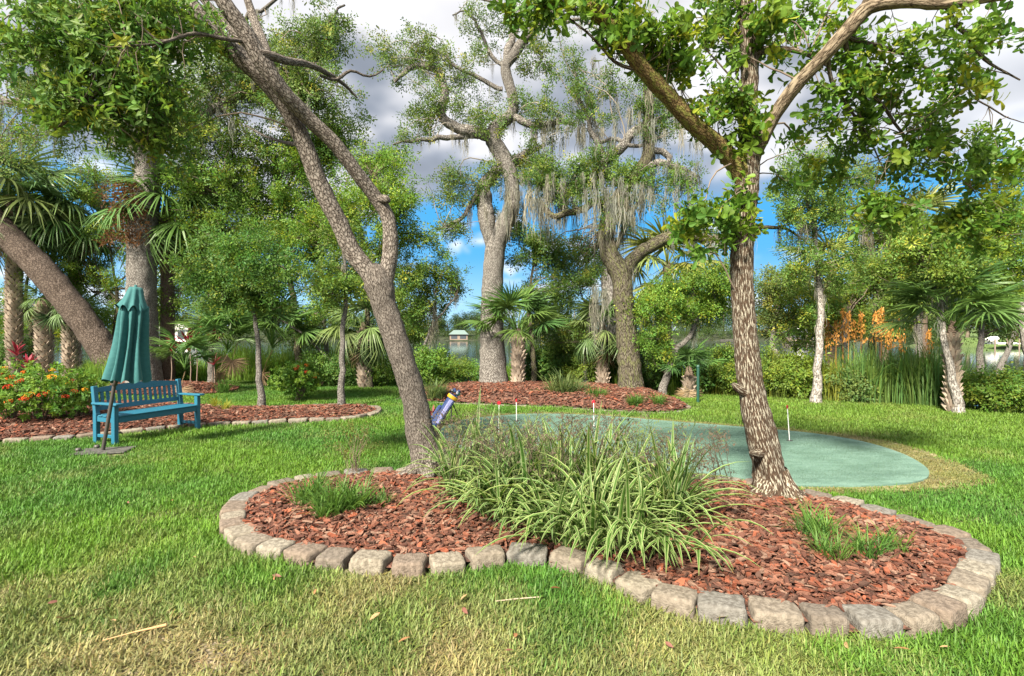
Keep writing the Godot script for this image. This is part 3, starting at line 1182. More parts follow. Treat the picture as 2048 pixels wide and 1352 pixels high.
# ---------------------------------------------------------------- furniture
func make_bench() -> void:
	var a := gp(230, 889)
	var b := gp(395, 858)
	var x := (b - a).normalized()
	var l := a.distance_to(b) + 0.1
	var z := x.cross(Vector3.UP)
	var t := thing("garden_bench", "teal painted wooden bench with slatted back facing the lawn", "bench", (a + b) * 0.5 - z * 0.21)
	t.set_meta("own_axes", true)
	t.basis = Basis(x, Vector3.UP, z)
	var part := func(called: String, size: Vector3, where: Vector3, parent: Node3D, turn := Basis.IDENTITY) -> void:
		var mb := MB.new()
		mb.box(Transform3D.IDENTITY, size, 0.006)
		var o := MeshInstance3D.new()
		o.name = called
		o.mesh = mb.build()
		o.material_override = M.teal
		parent.add_child(o, true)
		o.transform = Transform3D(turn, where)
	var h := l * 0.5
	for s in [-1.0, 1.0]:
		part.call("leg", Vector3(0.07, 0.60, 0.075), Vector3(s * (h - 0.05), 0.30, 0.21), t)
		part.call("leg", Vector3(0.07, 0.46, 0.075), Vector3(s * (h - 0.05), 0.23, -0.21), t)
		part.call("stretcher", Vector3(0.035, 0.05, 0.345), Vector3(s * (h - 0.05), 0.115, 0.0), t)
		part.call("side_rail", Vector3(0.036, 0.085, 0.345), Vector3(s * (h - 0.05), 0.375, 0.0), t)
		part.call("armrest", Vector3(0.105, 0.03, 0.57), Vector3(s * (h - 0.045), 0.617, 0.035), t)
	part.call("front_rail", Vector3(l - 0.172, 0.09, 0.034), Vector3(0, 0.37, 0.225), t)
	part.call("rear_rail", Vector3(l - 0.172, 0.09, 0.034), Vector3(0, 0.37, -0.21), t)
	for i in 5:
		part.call("seat_slat", Vector3(l - 0.03 if i > 0 and i < 4 else l - 0.174, 0.024, 0.086), Vector3(0, 0.4275, -0.185 + i * 0.1), t)
	var back := Node3D.new()
	back.name = "backrest"
	t.add_child(back)
	back.transform = Transform3D(Basis(Vector3.RIGHT, -0.13), Vector3(0, 0.46, -0.21))
	for s in [-1.0, 1.0]:
		part.call("back_post", Vector3(0.07, 0.44, 0.065), Vector3(s * (h - 0.05), 0.205, 0), back)
	part.call("bottom_rail", Vector3(l - 0.17, 0.075, 0.032), Vector3(0, 0.075, 0), back)
	for i in 15:
		part.call("back_slat", Vector3(0.05, 0.215, 0.018), Vector3((i - 7) * (l - 0.22) / 15.0, 0.22, 0), back)
	var rail := MB.new()   # the arched top rail
	var n := 12
	for i in n:
		var f0 := float(i) / n * 2.0 - 1.0
		var f1 := float(i + 1) / n * 2.0 - 1.0
		var w := (l - 0.17) * 0.5
		for q in [[f0, f1]]:
			var y0 := 0.395 + 0.045 * cos(f0 * PI * 0.5)
			var y1 := 0.395 + 0.045 * cos(f1 * PI * 0.5)
			var p := [Vector3(f0 * w, 0.325, 0.018), Vector3(f1 * w, 0.325, 0.018), Vector3(f1 * w, y1, 0.018), Vector3(f0 * w, y0, 0.018)]
			var r := []
			for v in p:
				r.append(v * Vector3(1, 1, -1))
			rail.quad(p[3], p[2], p[1], p[0])
			rail.quad(r[0], r[1], r[2], r[3])
			rail.quad(r[3], r[2], p[2], p[3])
			rail.quad(p[0], p[1], r[1], r[0])
	var o := MeshInstance3D.new()
	o.name = "top_rail"
	o.mesh = rail.build()
	o.material_override = M.teal
	back.add_child(o)

func make_umbrella() -> void:
	var base := gp(206, 903)
	var top := at(262, 574, -base.z + 0.05)
	var hem := base.lerp(top, 0.43)
	var axis := (top - base).normalized()
	var t := thing("patio_umbrella", "closed dark green cloth umbrella leaning beside the teal bench", "umbrella", base)
	var mb := MB.new()
	mb.tube(PackedVector3Array([base + Vector3(0, 0.02, 0), hem, top - axis * 0.05]), PackedFloat32Array([0.026, 0.024, 0.02]), 12)
	put("pole", mb.build(true), M.iron, t)
	mb = MB.new()
	mb.lathe([Vector2(0.001, 0), Vector2(0.035, 0), Vector2(0.04, 0.06), Vector2(0.03, 0.1), Vector2(0.001, 0.1)], 12, Transform3D(aim(axis), base.lerp(top, 0.40)))
	put("runner", mb.build(true), M.iron, t)
	mb = MB.new()
	mb.box(Transform3D(Basis(Vector3.UP, 0.25), base + Vector3(0.02, 0.012, 0)), Vector3(0.66, 0.022, 0.42), 0.006)
	put("base_slab", mb.build(), M.slab, t)
	for q in [Vector3(-0.30, 0.04, 0.07), Vector3(-0.2, 0.04, -0.14)]:
		mb = MB.new()
		mb.lathe([Vector2(0.001, 0.03), Vector2(0.03, 0.025), Vector2(0.042, 0.0), Vector2(0.03, -0.02)], 12, Transform3D(Basis.IDENTITY, base + q))
		put("knob", mb.build(true), M.iron, t)
	# gathered cloth in pleats: [share of the height above the hem, radius, depth of the pleats]
	var cloth := func(rows: Array, from: Vector3, to: Vector3, pleats: int, zig: float) -> ArrayMesh:
		var c := MB.new()
		var n := pleats * 10
		var b := aim(to - from)
		for i in rows.size():
			for j in n + 1:
				var th := TAU * (j % n) / n
				var f: float = rows[i][0]
				var ph := th * pleats + 1.3 * sin(th * 2.0 + 0.7) + 0.8 * sin(f * 5.0 + th * 3.0)
				var fold := 0.5 + 0.5 * sin(ph)
				fold = pow(fold, 0.7)
				var r: float = rows[i][1] * (1.0 - rows[i][2] * (1.0 - fold))
				r *= 1.0 + 0.10 * sin(th + 1.0 + f * 2.0)
				var drop := zig * (0.5 + 0.5 * sin(ph + 0.9)) * (1.0 if i == 0 else 0.35 if i == 1 else 0.0)
				c.v.push_back(from.lerp(to, f) + b * Vector3(cos(th) * r, drop, sin(th) * r * 0.92))
				c.c.push_back(Color.WHITE)
		for i in rows.size() - 1:
			for j in n:
				var a := i * (n + 1) + j
				c.ix.append_array(PackedInt32Array([a, a + n + 1, a + n + 2, a, a + n + 2, a + 1]))
		return c.build(true)
	var hang := at(259, 764, -base.z)   # the cloth hangs straighter than the pole leans
	var tip := at(271, 576, -base.z)
	put("canopy", cloth.call([[0.0, 0.315, 0.34], [0.06, 0.305, 0.36], [0.2, 0.268, 0.42], [0.38, 0.232, 0.46], [0.55, 0.212, 0.44], [0.68, 0.205, 0.36], [0.78, 0.19, 0.32], [0.88, 0.13, 0.25], [0.97, 0.08, 0.15], [1.0, 0.04, 0.0]], hang, tip, 9, 0.055), M.cloth, t)
	put("vent_flap", cloth.call([[0.0, 0.222, 0.24], [0.15, 0.205, 0.24], [0.5, 0.15, 0.2], [0.85, 0.105, 0.12], [0.97, 0.085, 0.05], [1.0, 0.004, 0.0]], hang.lerp(tip, 0.75), tip + axis * 0.02, 7, 0.09), M.cloth, t)
	mb = MB.new()
	mb.lathe([Vector2(0.001, 0.05), Vector2(0.02, 0.04), Vector2(0.022, 0.0)], 10, Transform3D(aim(axis), tip))
	put("finial", mb.build(true), M.cloth, t)

func make_golf() -> void:
	var pins := [[998, 868, 0.50, true, "white cup pin with a red disc, standing by the golf bag side"], [1188, 853, 0.43, true, "white cup pin with a red disc, beyond the seed stalks"], [1033, 842, 0.40, false, "thin white cup pin with a faded top at the back rim"], [1579, 881, 0.51, true, "white cup pin with a red marker, just beside the forked oak trunk"]]
	for i in 4:
		var p := gp(pins[i][0], pins[i][1], 0.022)
		var t := thing("golf_pin", pins[i][4], "golf pin", p, "practice pins in the putting green")
		var lean := Vector3([0.0, -0.02, -0.01, -0.07][i], 1, 0).normalized()
		var h: float = pins[i][2]
		var mb := MB.new()
		mb.tube(PackedVector3Array([p, p + lean * h]), PackedFloat32Array([0.0065, 0.0065]), 8)
		put("pole", mb.build(true), M.white, t)
		mb = MB.new()
		mb.lathe([Vector2(0.001, 0.006), Vector2(0.046, 0.006), Vector2(0.048, 0.001), Vector2(0.001, 0.001)], 16, Transform3D(Basis.IDENTITY, p))
		put("cup", mb.build(), M.dark, t)
		var m2 := MB.new()
		var face := Vector3([0.0, 0.35, 0.0, 0.9][i], 0, 1).normalized()
		if pins[i][3]:
			m2.lathe([Vector2(0.001, 0.006), Vector2(0.030, 0.005), Vector2(0.034, 0.0), Vector2(0.030, -0.005), Vector2(0.001, -0.006)], 20, Transform3D(aim(face), p + lean * (h + 0.02)))
		else:
			m2.lathe([Vector2(0.001, 0.03), Vector2(0.014, 0.02), Vector2(0.014, -0.03)], 10, Transform3D(Basis.IDENTITY, p + lean * h))
		put("marker_disc", m2.build(), M.red, t)
	var base := gp(868, 852)
	var d := -base.z
	var top := at(908, 790, d + 0.05)
	var t := thing("golf_bag", "blue and lavender golf bag propped on its stand by the green", "golf bag", base)
	var axis := (top - base).normalized()
	var b := aim(axis, 0.5)
	var mb := MB.new()
	var len := base.distance_to(top)
	mb.lathe([Vector2(0.001, 0), Vector2(0.085, 0.0), Vector2(0.095, 0.05), Vector2(0.085, len * 0.5), Vector2(0.08, len * 0.9), Vector2(0.092, len * 0.93), Vector2(0.092, len), Vector2(0.075, len), Vector2(0.07, len * 0.9), Vector2(0.001, len * 0.88)], 18, Transform3D(b, base))
	put("bag_body", mb.build(true), M.navy, t)
	mb = MB.new()
	var sd := axis.cross(Vector3.BACK).normalized()
	mb.box(Transform3D(Basis(sd, axis, sd.cross(axis)), base + axis * len * 0.48 + sd.cross(axis) * 0.068 + sd * 0.02), Vector3(0.095, len * 0.78, 0.06), 0.025)
	put("side_pocket", mb.build(), M.lavender, t)
	mb = MB.new()
	mb.box(Transform3D(Basis(sd, axis, sd.cross(axis)), base + axis * len * 0.36 - sd * 0.1), Vector3(0.08, len * 0.42, 0.12), 0.025)
	put("ball_pocket", mb.build(), M.navy, t)
	mb = MB.new()
	mb.lathe([Vector2(0.094, len * 0.88), Vector2(0.101, len * 0.9), Vector2(0.101, len * 0.96), Vector2(0.094, len * 0.98)], 18, Transform3D(b, base))
	put("collar", mb.build(true), M.yellow, t)
	for i in 6:
		var a := TAU * i / 6.0
		var e := top + sd * cos(a) * 0.06 + axis * (0.05 + 0.02 * (i % 3)) + Vector3(0, 0, 1) * sin(a) * 0.06
		mb = MB.new()
		mb.box(Transform3D(Basis(Vector3(0.3, 1, 0.2).normalized(), a + 0.4) * Basis(Vector3.BACK, 0.5), e), Vector3(0.085, 0.045, 0.05), 0.015)
		put("club_head", mb.build(), [M.cover_green, M.steel, M.navy, M.steel, M.dark, M.navy][i], t)
	for q in [[913, 838, 0.1, 0.012], [928, 841, -0.1, 0.009]]:
		var foot := gp(q[0], q[1])
		foot.z = base.z + float(q[2])
		mb = MB.new()
		mb.tube(PackedVector3Array([base + axis * len * 0.86, foot]), PackedFloat32Array([q[3], q[3]]), 8)
		put("stand_leg", mb.build(true), M.dark, t)
	mb = MB.new()
	var s0 := base + axis * len * 0.8 + sd * 0.1
	mb.ribbon([s0, s0 + sd * 0.09 - axis * 0.12, s0 + sd * 0.1 - axis * 0.3, s0 + sd * 0.02 - axis * 0.44], [0.04, 0.05, 0.05, 0.04], Vector3.BACK, [Color.WHITE])
	put("strap", mb.build(), M.dark, t)

func make_posts() -> void:
	for q in [[1396, 806, 732, "dark green metal post beside the dwarf palmetto"], [836, 776, 722, "dark green metal post half hidden beside the leaning oak"], [604, 779, 722, "dark post standing in the reeds by the flowering ixora"]]:
		var p := gp(q[0], q[1])
		var e := at(q[0], q[2], -p.z)
		var t := thing("fence_post", q[3], "post", p)
		var mb := MB.new()
		mb.tube(PackedVector3Array([p - Vector3(0, 0.1, 0), e]), PackedFloat32Array([0.035, 0.035]), 10)
		put("shaft", mb.build(true), M.post, t)
		mb = MB.new()
		mb.lathe([Vector2(0.001, 0.03), Vector2(0.04, 0.02), Vector2(0.042, -0.03)], 10, Transform3D(Basis.IDENTITY, e))
		put("cap", mb.build(true), M.post, t)

# ---------------------------------------------------------------- the trees
func roots(t: Node3D, b: Vector3, r: float, n: int, reach: float, mat: Material) -> void:   # the flare that runs out under the mulch
	for i in n:
		var a := TAU * i / n + rnd(-0.35, 0.35)
		var out := Vector3(cos(a), 0, sin(a))
		var l := reach * rnd(0.8, 1.25)
		put("root", limb_mesh([[b + out * r * 0.35 + Vector3(0, 0.36, 0), 0.06], [b + out * r * 0.72 + Vector3(0, 0.2, 0), 0.075], [b + out * (r * 0.7 + l * 0.45) + Vector3(0, 0.1, 0), 0.06], [b + out * (r + l) + Vector3(0, 0.03, 0), 0.03]], 9, 0.06, {"amp": 0.16, "tile": 0.42}), mat, t)

func make_front_oaks() -> void:
	rng.seed = 1001
	# the leaning oak with two stems
	var b := gp(866, 962)
	var d := -b.z
	var t := start_tree("leaning_oak", "leaning grey-barked oak forking low into two long bare stems", "tree", b)
	limb(t, "trunk", [[870, 985, d, 0.205], [864, 950, d, 0.195], [842, 870, d, 0.165], [828, 795, d - 0.05, 0.142], [800, 705, d - 0.1, 0.138], [772, 622, d - 0.1, 0.135], [758, 570, d - 0.1, 0.165], [752, 545, d - 0.1, 0.14], [750, 530, d - 0.1, 0.06]], M.oak, 18, 0.06, {"flare": 0.55, "flare_fall": 7.0, "amp": 0.11, "lobes": 5, "lobe_amp": 0.045, "tile": 0.42})
	limb(t, "stem", [[762, 600, d - 0.1, 0.09], [741, 552, d - 0.12, 0.105], [703, 500, d - 0.15, 0.100], [678, 445, d - 0.2, 0.098], [640, 370, d - 0.3, 0.095], [607, 285, d - 0.4, 0.092], [572, 214, d - 0.5, 0.086], [529, 160, d - 0.6, 0.092], [477, 112, d - 0.7, 0.090], [418, 55, d - 0.85, 0.082], [380, 8, d - 0.9, 0.075], [330, -60, d - 0.9, 0.06], [240, -170, d - 0.9, 0.035]], M.oak, 16, 0.06, {"amp": 0.08, "tile": 0.42})
	limb(t, "stem", [[764, 600, d - 0.1, 0.10], [774, 545, d - 0.08, 0.092], [781, 495, d - 0.05, 0.086], [776, 437, d - 0.05, 0.082], [752, 396, d - 0.1, 0.078], [711, 342, d - 0.25, 0.077], [667, 285, d - 0.4, 0.078], [618, 238, d - 0.55, 0.079], [570, 188, d - 0.75, 0.080], [528, 130, d - 0.9, 0.082], [490, 65, d - 1.0, 0.078], [448, 5, d - 1.1, 0.072], [400, -80, d - 1.2, 0.05], [330, -200, d - 1.2, 0.03]], M.oak, 16, 0.06, {"amp": 0.09, "tile": 0.42})
	limb(t, "stem", [[545, 160, d - 0.82, 0.05], [530, 98, d - 0.5, 0.055], [510, 45, d - 0.1, 0.05], [490, -20, d, 0.04], [470, -120, d, 0.02]], M.oak, 10, 0.08, {"amp": 0.1, "tile": 0.42})
	limb(t, "branch", [[525, 165, d - 0.5, 0.05], [500, 105, d - 0.3, 0.055], [462, 58, d - 0.2, 0.05], [430, 25, d - 0.2, 0.045], [390, -20, d - 0.2, 0.03]], M.oak, 10, 0.08, {"amp": 0.1, "tile": 0.42})
	limb(t, "branch", [[500, 84, d - 0.95, 0.022], [450, 78, d - 1.15, 0.018], [388, 67, d - 1.3, 0.016], [320, 86, d - 1.5, 0.013], [255, 92, d - 1.6, 0.009]], M.oak, 6, 0.08)
	limb(t, "branch", [[522, 108, d - 0.96, 0.045], [560, 118, d - 0.8, 0.043], [607, 126, d - 0.4, 0.035], [650, 143, d - 0.1, 0.028], [690, 172, d + 0.3, 0.02], [715, 196, d + 0.4, 0.008]], M.oak, 8, 0.08, {"wobble": 0.02})
	limb(t, "branch", [[640, 150, d - 0.1, 0.018], [674, 158, d, 0.02], [700, 140, d + 0.1, 0.018], [740, 152, d + 0.2, 0.014], [768, 138, d + 0.3, 0.008]], M.oak, 6, 0.08, {"wobble": 0.02})
	limb(t, "branch", [[600, 290, d - 0.4, 0.028], [570, 285, d - 0.1, 0.02], [530, 272, d + 0.3, 0.014], [490, 250, d + 0.6, 0.008]], M.oak, 6, 0.08)
	limb(t, "branch", [[330, -60, d - 0.9, 0.04], [250, 10, d - 1.2, 0.032], [170, 60, d - 1.4, 0.026], [80, 75, d - 1.5, 0.02], [-20, 60, d - 1.6, 0.014]], M.oak, 8, 0.1, {"wobble": 0.03})
	limb(t, "branch", [[250, 5, d - 1.2, 0.028], [230, 110, d - 1.3, 0.022], [180, 200, d - 1.4, 0.016], [110, 260, d - 1.4, 0.008]], M.oak, 7, 0.1, {"wobble": 0.03})
	limb(t, "branch", [[300, 20, d - 1.0, 0.025], [330, 130, d - 1.0, 0.02], [330, 230, d - 1.1, 0.014], [290, 300, d - 1.2, 0.008]], M.oak, 7, 0.1, {"wobble": 0.03})
	grow(t, [[330, 60, d - 1.0, 110, 70, 0.5, 35], [210, 120, d - 1.4, 130, 80, 0.5, 44], [70, 90, d - 1.5, 110, 80, 0.5, 29], [230, 210, d - 1.4, 120, 60, 0.5, 36], [340, 190, d - 1.0, 80, 80, 0.4, 23], [110, 230, d - 1.4, 90, 50, 0.4, 15], [290, 290, d - 1.2, 90, 45, 0.4, 15], [395, 30, d - 0.8, 60, 40, 0.4, 9], [200, 20, d - 1.3, 180, 50, 0.6, 35]], {"mesh": SP.lance, "color": Color(0.115, 0.22, 0.045), "per": 6, "size": 1.0, "spread": 0.08, "reach": 1.2, "yellow": 0.12})
	roots(t, b, 0.24, 5, 0.34, M.oak)
	limb(t, "stub", [[752, 400, d - 0.1, 0.05], [770, 398, d - 0.15, 0.05], [778, 402, d - 0.17, 0.03]], M.oak, 9, 0.03, {"amp": 0.15, "tile": 0.42})
	# the oak with the twisted foot
	rng.seed = 1002
	b = gp(1550, 1012)
	d = -b.z
	t = start_tree("twisted_oak", "brown oak with lichen patches and a twisted scarred foot, three limbs above", "tree", b)
	limb(t, "trunk", [[1562, 1045, d, 0.200], [1552, 1000, d, 0.184], [1538, 935, d, 0.147], [1516, 850, d, 0.140], [1500, 770, d, 0.123], [1492, 690, d, 0.113], [1487, 610, d, 0.107], [1484, 520, d, 0.104], [1487, 440, d, 0.107], [1493, 370, d, 0.110], [1494, 318, d, 0.113], [1496, 285, d, 0.088], [1496, 215, d, 0.084], [1500, 148, d, 0.082], [1496, 74, d, 0.079], [1488, 10, d, 0.074], [1480, -80, d, 0.060], [1470, -220, d, 0.037]], M.brown, 20, 0.05, {"flare": 0.32, "flare_fall": 8.0, "amp": 0.09, "lobes": 3, "lobe_amp": 0.17, "twist": 3.0, "tile": 0.5})
	roots(t, b, 0.21, 6, 0.22, M.brown)
	limb(t, "stub", [[1490, 785, d - 0.04, 0.06], [1474, 776, d - 0.08, 0.04], [1466, 768, d - 0.1, 0.02]], M.brown, 9, 0.03, {"amp": 0.2, "tile": 0.5})
	limb(t, "stub", [[1525, 905, d - 0.08, 0.06], [1508, 908, d - 0.16, 0.035], [1500, 904, d - 0.2, 0.012]], M.brown, 8, 0.03, {"amp": 0.25, "tile": 0.5})
	limb(t, "limb", [[1500, 400, d, 0.06], [1482, 345, d - 0.02, 0.095], [1462, 318, d - 0.05, 0.088], [1429, 283, d - 0.1, 0.082], [1385, 246, d - 0.2, 0.077], [1345, 203, d - 0.3, 0.074], [1290, 142, d - 0.45, 0.070], [1251, 85, d - 0.55, 0.068], [1206, 37, d - 0.65, 0.064], [1165, -2, d - 0.7, 0.058], [1080, -90, d - 0.8, 0.04], [980, -170, d - 0.8, 0.02]], M.mosslimb, 14, 0.06, {"amp": 0.12, "tile": 0.4, "wobble": 0.015})
	limb(t, "limb", [[1494, 400, d, 0.05], [1505, 320, d - 0.02, 0.075], [1528, 270, d - 0.1, 0.065], [1555, 222, d - 0.2, 0.062], [1599, 163, d - 0.35, 0.062], [1655, 105, d - 0.5, 0.062], [1699, 55, d - 0.6, 0.064], [1728, 22, d - 0.65, 0.062], [1760, 8, d - 0.7, 0.055], [1820, 3, d - 0.8, 0.05], [1890, 8, d - 0.9, 0.042], [1990, -5, d - 1.0, 0.03], [2090, -20, d - 1.1, 0.02]], M.palelimb, 14, 0.06, {"amp": 0.10, "tile": 0.4})
	limb(t, "branch", [[1728, 20, d - 0.65, 0.04], [1745, -20, d - 0.7, 0.036], [1790, -110, d - 0.8, 0.02]], M.palelimb, 8, 0.1)
	limb(t, "branch", [[1500, 110, d, 0.04], [1525, 104, d - 0.05, 0.03], [1570, 98, d - 0.1, 0.026], [1622, 112, d - 0.2, 0.02], [1670, 140, d - 0.3, 0.012]], M.brown, 8, 0.06, {"wobble": 0.01})
	limb(t, "branch", [[1690, 70, d - 0.55, 0.025], [1740, 88, d - 0.4, 0.02], [1807, 109, d - 0.2, 0.016], [1880, 150, d, 0.012], [1925, 170, d + 0.1, 0.01], [1977, 214, d + 0.2, 0.008], [2050, 246, d + 0.3, 0.004]], M.brown, 6, 0.08, {"wobble": 0.02})
	limb(t, "branch", [[1655, 110, d - 0.5, 0.02], [1663, 160, d - 0.4, 0.017], [1695, 210, d - 0.3, 0.013], [1729, 262, d - 0.2, 0.009], [1770, 340, d - 0.1, 0.004]], M.brown, 6, 0.08, {"wobble": 0.02})
	limb(t, "branch", [[1690, 75, d - 0.55, 0.022], [1712, 155, d - 0.35, 0.018], [1766, 207, d - 0.2, 0.015], [1810, 270, d - 0.1, 0.012], [1888, 322, d + 0.1, 0.009], [1950, 385, d + 0.2, 0.004]], M.brown, 6, 0.08, {"wobble": 0.02})
	limb(t, "branch", [[1890, 8, d - 0.9, 0.02], [1930, 70, d - 0.8, 0.016], [1970, 120, d - 0.7, 0.012], [2040, 160, d - 0.7, 0.006]], M.brown, 6, 0.08, {"wobble": 0.02})
	limb(t, "branch", [[1484, 465, d, 0.02], [1462, 440, d - 0.1, 0.014], [1420, 420, d - 0.2, 0.01], [1370, 440, d - 0.25, 0.005]], M.brown, 6, 0.06)
	limb(t, "branch", [[1290, 142, d - 0.45, 0.02], [1230, 120, d - 0.5, 0.015], [1170, 60, d - 0.6, 0.010], [1110, 20, d - 0.6, 0.006]], M.brown, 6, 0.08, {"wobble": 0.02})
	limb(t, "branch", [[1206, 37, d - 0.65, 0.02], [1120, 10, d - 0.7, 0.014], [1020, 12, d - 0.7, 0.009], [930, -10, d - 0.7, 0.005]], M.brown, 6, 0.08, {"wobble": 0.02})
	grow(t, [[1330, 85, d - 0.4, 110, 55, 0.35, 20], [1230, 40, d - 0.6, 120, 40, 0.35, 18], [1090, 15, d - 0.7, 130, 26, 0.3, 12], [1400, 190, d - 0.2, 65, 50, 0.3, 8], [1570, 70, d - 0.2, 110, 60, 0.4, 12], [1420, 50, d, 90, 60, 0.4, 12], [1720, 110, d - 0.4, 130, 60, 0.4, 12], [1880, 70, d - 0.8, 130, 50, 0.4, 9], [1800, 190, d - 0.2, 150, 60, 0.5, 15], [1960, 150, d - 0.4, 90, 90, 0.5, 9], [1670, 240, d - 0.2, 100, 70, 0.4, 12], [1850, 310, d, 130, 70, 0.5, 20], [1990, 320, d + 0.1, 80, 90, 0.4, 13], [1800, 420, d, 80, 45, 0.3, 10], [1960, 440, d + 0.2, 80, 50, 0.3, 11], [1640, 340, d + 0.3, 70, 60, 0.3, 8], [1410, 450, d - 0.2, 65, 45, 0.25, 15], [1475, 240, d - 0.15, 35, 70, 0.12, 10], [1490, 420, d - 0.1, 40, 60, 0.15, 5], [1560, 10, d, 250, 40, 0.6, 13]], {"mesh": SP.spoon, "color": Color(0.11, 0.21, 0.03), "per": 6, "size": 1.0, "spread": 0.06, "reach": 0.9, "yellow": 0.22, "droop": 0.35})

func make_live_oaks() -> void:
	rng.seed = 1010
	# the tall twisted live oak in the middle
	var b := gp(988, 780)
	var d := -b.z
	var t := start_tree("live_oak", "tallest grey live oak with snaking upper limbs, beside the cabbage palm", "tree", b, "mossy live oaks on the bank")
	limb(t, "trunk", [[990, 800, d, 0.486], [988, 770, d, 0.414], [985, 700, d, 0.360], [984, 620, d, 0.333], [986, 560, d, 0.315], [990, 500, d, 0.306], [1003, 460, d, 0.266], [1018, 430, d, 0.244], [1026, 395, d, 0.214], [1019, 340, d, 0.214], [1003, 303, d, 0.199], [986, 275, d, 0.207], [992, 254, d, 0.192], [1014, 238, d, 0.184], [1026, 222, d, 0.162], [1025, 192, d, 0.155], [1014, 155, d, 0.155], [1012, 130, d, 0.155], [1029, 108, d, 0.155], [1044, 85, d, 0.155], [1077, 50, d, 0.140], [1110, 20, d, 0.118], [1150, -40, d, 0.074]], M.greybark, 16, 0.16, {"flare": 0.25, "flare_fall": 1.2, "amp": 0.1, "lobes": 5, "lobe_amp": 0.03, "tile": 0.8})
	limb(t, "limb", [[1000, 330, d, 0.1], [985, 280, d, 0.2], [960, 264, d - 0.1, 0.19], [930, 259, d - 0.2, 0.17], [897, 248, d - 0.3, 0.15], [884, 228, d - 0.3, 0.13], [888, 185, d - 0.3, 0.12], [882, 155, d - 0.3, 0.11], [868, 138, d - 0.4, 0.1], [829, 133, d - 0.5, 0.09], [807, 149, d - 0.6, 0.06], [790, 165, d - 0.6, 0.03]], M.greybark, 10, 0.12, {"amp": 0.14, "wobble": 0.05, "tile": 0.6})
	limb(t, "limb", [[960, 266, d - 0.1, 0.1], [922, 274, d - 0.2, 0.09], [880, 276, d - 0.4, 0.08], [858, 279, d - 0.5, 0.07], [820, 282, d - 0.6, 0.05], [786, 289, d - 0.7, 0.02]], M.greybark, 8, 0.12, {"amp": 0.14, "wobble": 0.06, "tile": 0.6})
	limb(t, "limb", [[985, 500, d, 0.18], [974, 440, d, 0.26], [968, 400, d + 0.1, 0.23], [968, 372, d + 0.1, 0.22], [990, 345, d + 0.1, 0.17], [1012, 325, d + 0.1, 0.13], [1055, 306, d + 0.1, 0.09], [1090, 290, d + 0.1, 0.05]], M.greybark, 10, 0.12, {"amp": 0.14, "wobble": 0.05, "tile": 0.6})
	limb(t, "limb", [[966, 372, d, 0.1], [952, 385, d - 0.1, 0.08], [940, 410, d - 0.2, 0.07], [922, 438, d - 0.3, 0.06], [895, 448, d - 0.4, 0.05], [872, 460, d - 0.5, 0.02]], M.greybark, 7, 0.12, {"amp": 0.12, "wobble": 0.06})
	limb(t, "limb", [[1026, 232, d, 0.1], [1050, 246, d - 0.1, 0.11], [1077, 251, d - 0.2, 0.1], [1118, 243, d - 0.3, 0.08], [1150, 250, d - 0.4, 0.03]], M.greybark, 8, 0.12, {"amp": 0.12, "wobble": 0.05})
	limb(t, "limb", [[1014, 130, d, 0.14], [1018, 100, d, 0.13], [1030, 60, d, 0.1], [1044, 25, d, 0.08], [1060, -20, d, 0.05]], M.greybark, 8, 0.14, {"amp": 0.12, "wobble": 0.06})
	limb(t, "limb", [[1005, 178, d, 0.07], [975, 165, d, 0.07], [940, 148, d, 0.06], [905, 130, d, 0.05], [890, 100, d, 0.02]], M.greybark, 7, 0.14, {"amp": 0.12, "wobble": 0.06})
	limb(t, "limb", [[1090, 38, d, 0.1], [1118, 46, d, 0.08], [1160, 40, d, 0.05], [1200, 60, d, 0.03]], M.greybark, 7, 0.14, {"amp": 0.12, "wobble": 0.06})
	limb(t, "limb", [[1060, 68, d, 0.08], [1070, 95, d, 0.07], [1085, 115, d, 0.05], [1075, 135, d, 0.02]], M.greybark, 7, 0.14, {"amp": 0.12, "wobble": 0.06})
	limb(t, "limb", [[1005, 130, d, 0.07], [985, 115, d, 0.06], [960, 60, d, 0.05], [930, 20, d, 0.03], [905, 30, d, 0.02]], M.greybark, 7, 0.14, {"amp": 0.12, "wobble": 0.08})
	grow(t, [[830, 90, d - 0.4, 60, 55, 0.8, 21], [780, 120, d - 0.5, 50, 50, 0.8, 15], [870, 200, d - 0.3, 50, 60, 0.7, 16], [930, 130, d, 60, 50, 0.8, 16], [960, 200, d, 50, 45, 0.7, 12], [850, 230, d - 0.3, 45, 30, 0.6, 9], [810, 280, d - 0.6, 35, 16, 0.5, 6], [985, 245, d - 0.4, 50, 25, 0.6, 10], [1060, 215, d, 60, 50, 0.8, 16], [1110, 250, d - 0.3, 60, 30, 0.6, 11], [1080, 120, d, 60, 50, 0.8, 15], [970, 60, d, 60, 50, 0.8, 11], [1060, 20, d, 90, 40, 0.9, 15], [905, 370, d - 0.3, 65, 45, 0.7, 22], [960, 350, d - 0.2, 40, 30, 0.5, 9], [890, 460, d - 0.4, 50, 25, 0.6, 11], [1070, 330, d - 0.1, 80, 40, 0.8, 27], [1010, 450, d + 0.5, 60, 35, 0.6, 11]], {"mesh": SP.small, "color": Color(0.12, 0.195, 0.05), "per": 9, "size": 0.85, "spread": 0.16, "reach": 3.0, "thick": 0.25, "twig_color": Color(0.22, 0.2, 0.17)})
	hang_moss(t, 120, 0.35, 1.1, [[1085, 370, d - 0.4, 80, 40, 40, 0.4, 1.5], [1000, 400, d - 0.4, 40, 30, 17, 0.4, 1.1], [1120, 250, d - 0.3, 70, 25, 14, 0.4, 1.2], [1180, 190, d, 45, 80, 22, 0.5, 1.4]], -99, 99, 0.3)
	# the mossy forked oak right of it
	rng.seed = 1011
	b = gp(1262, 793)
	d = -b.z
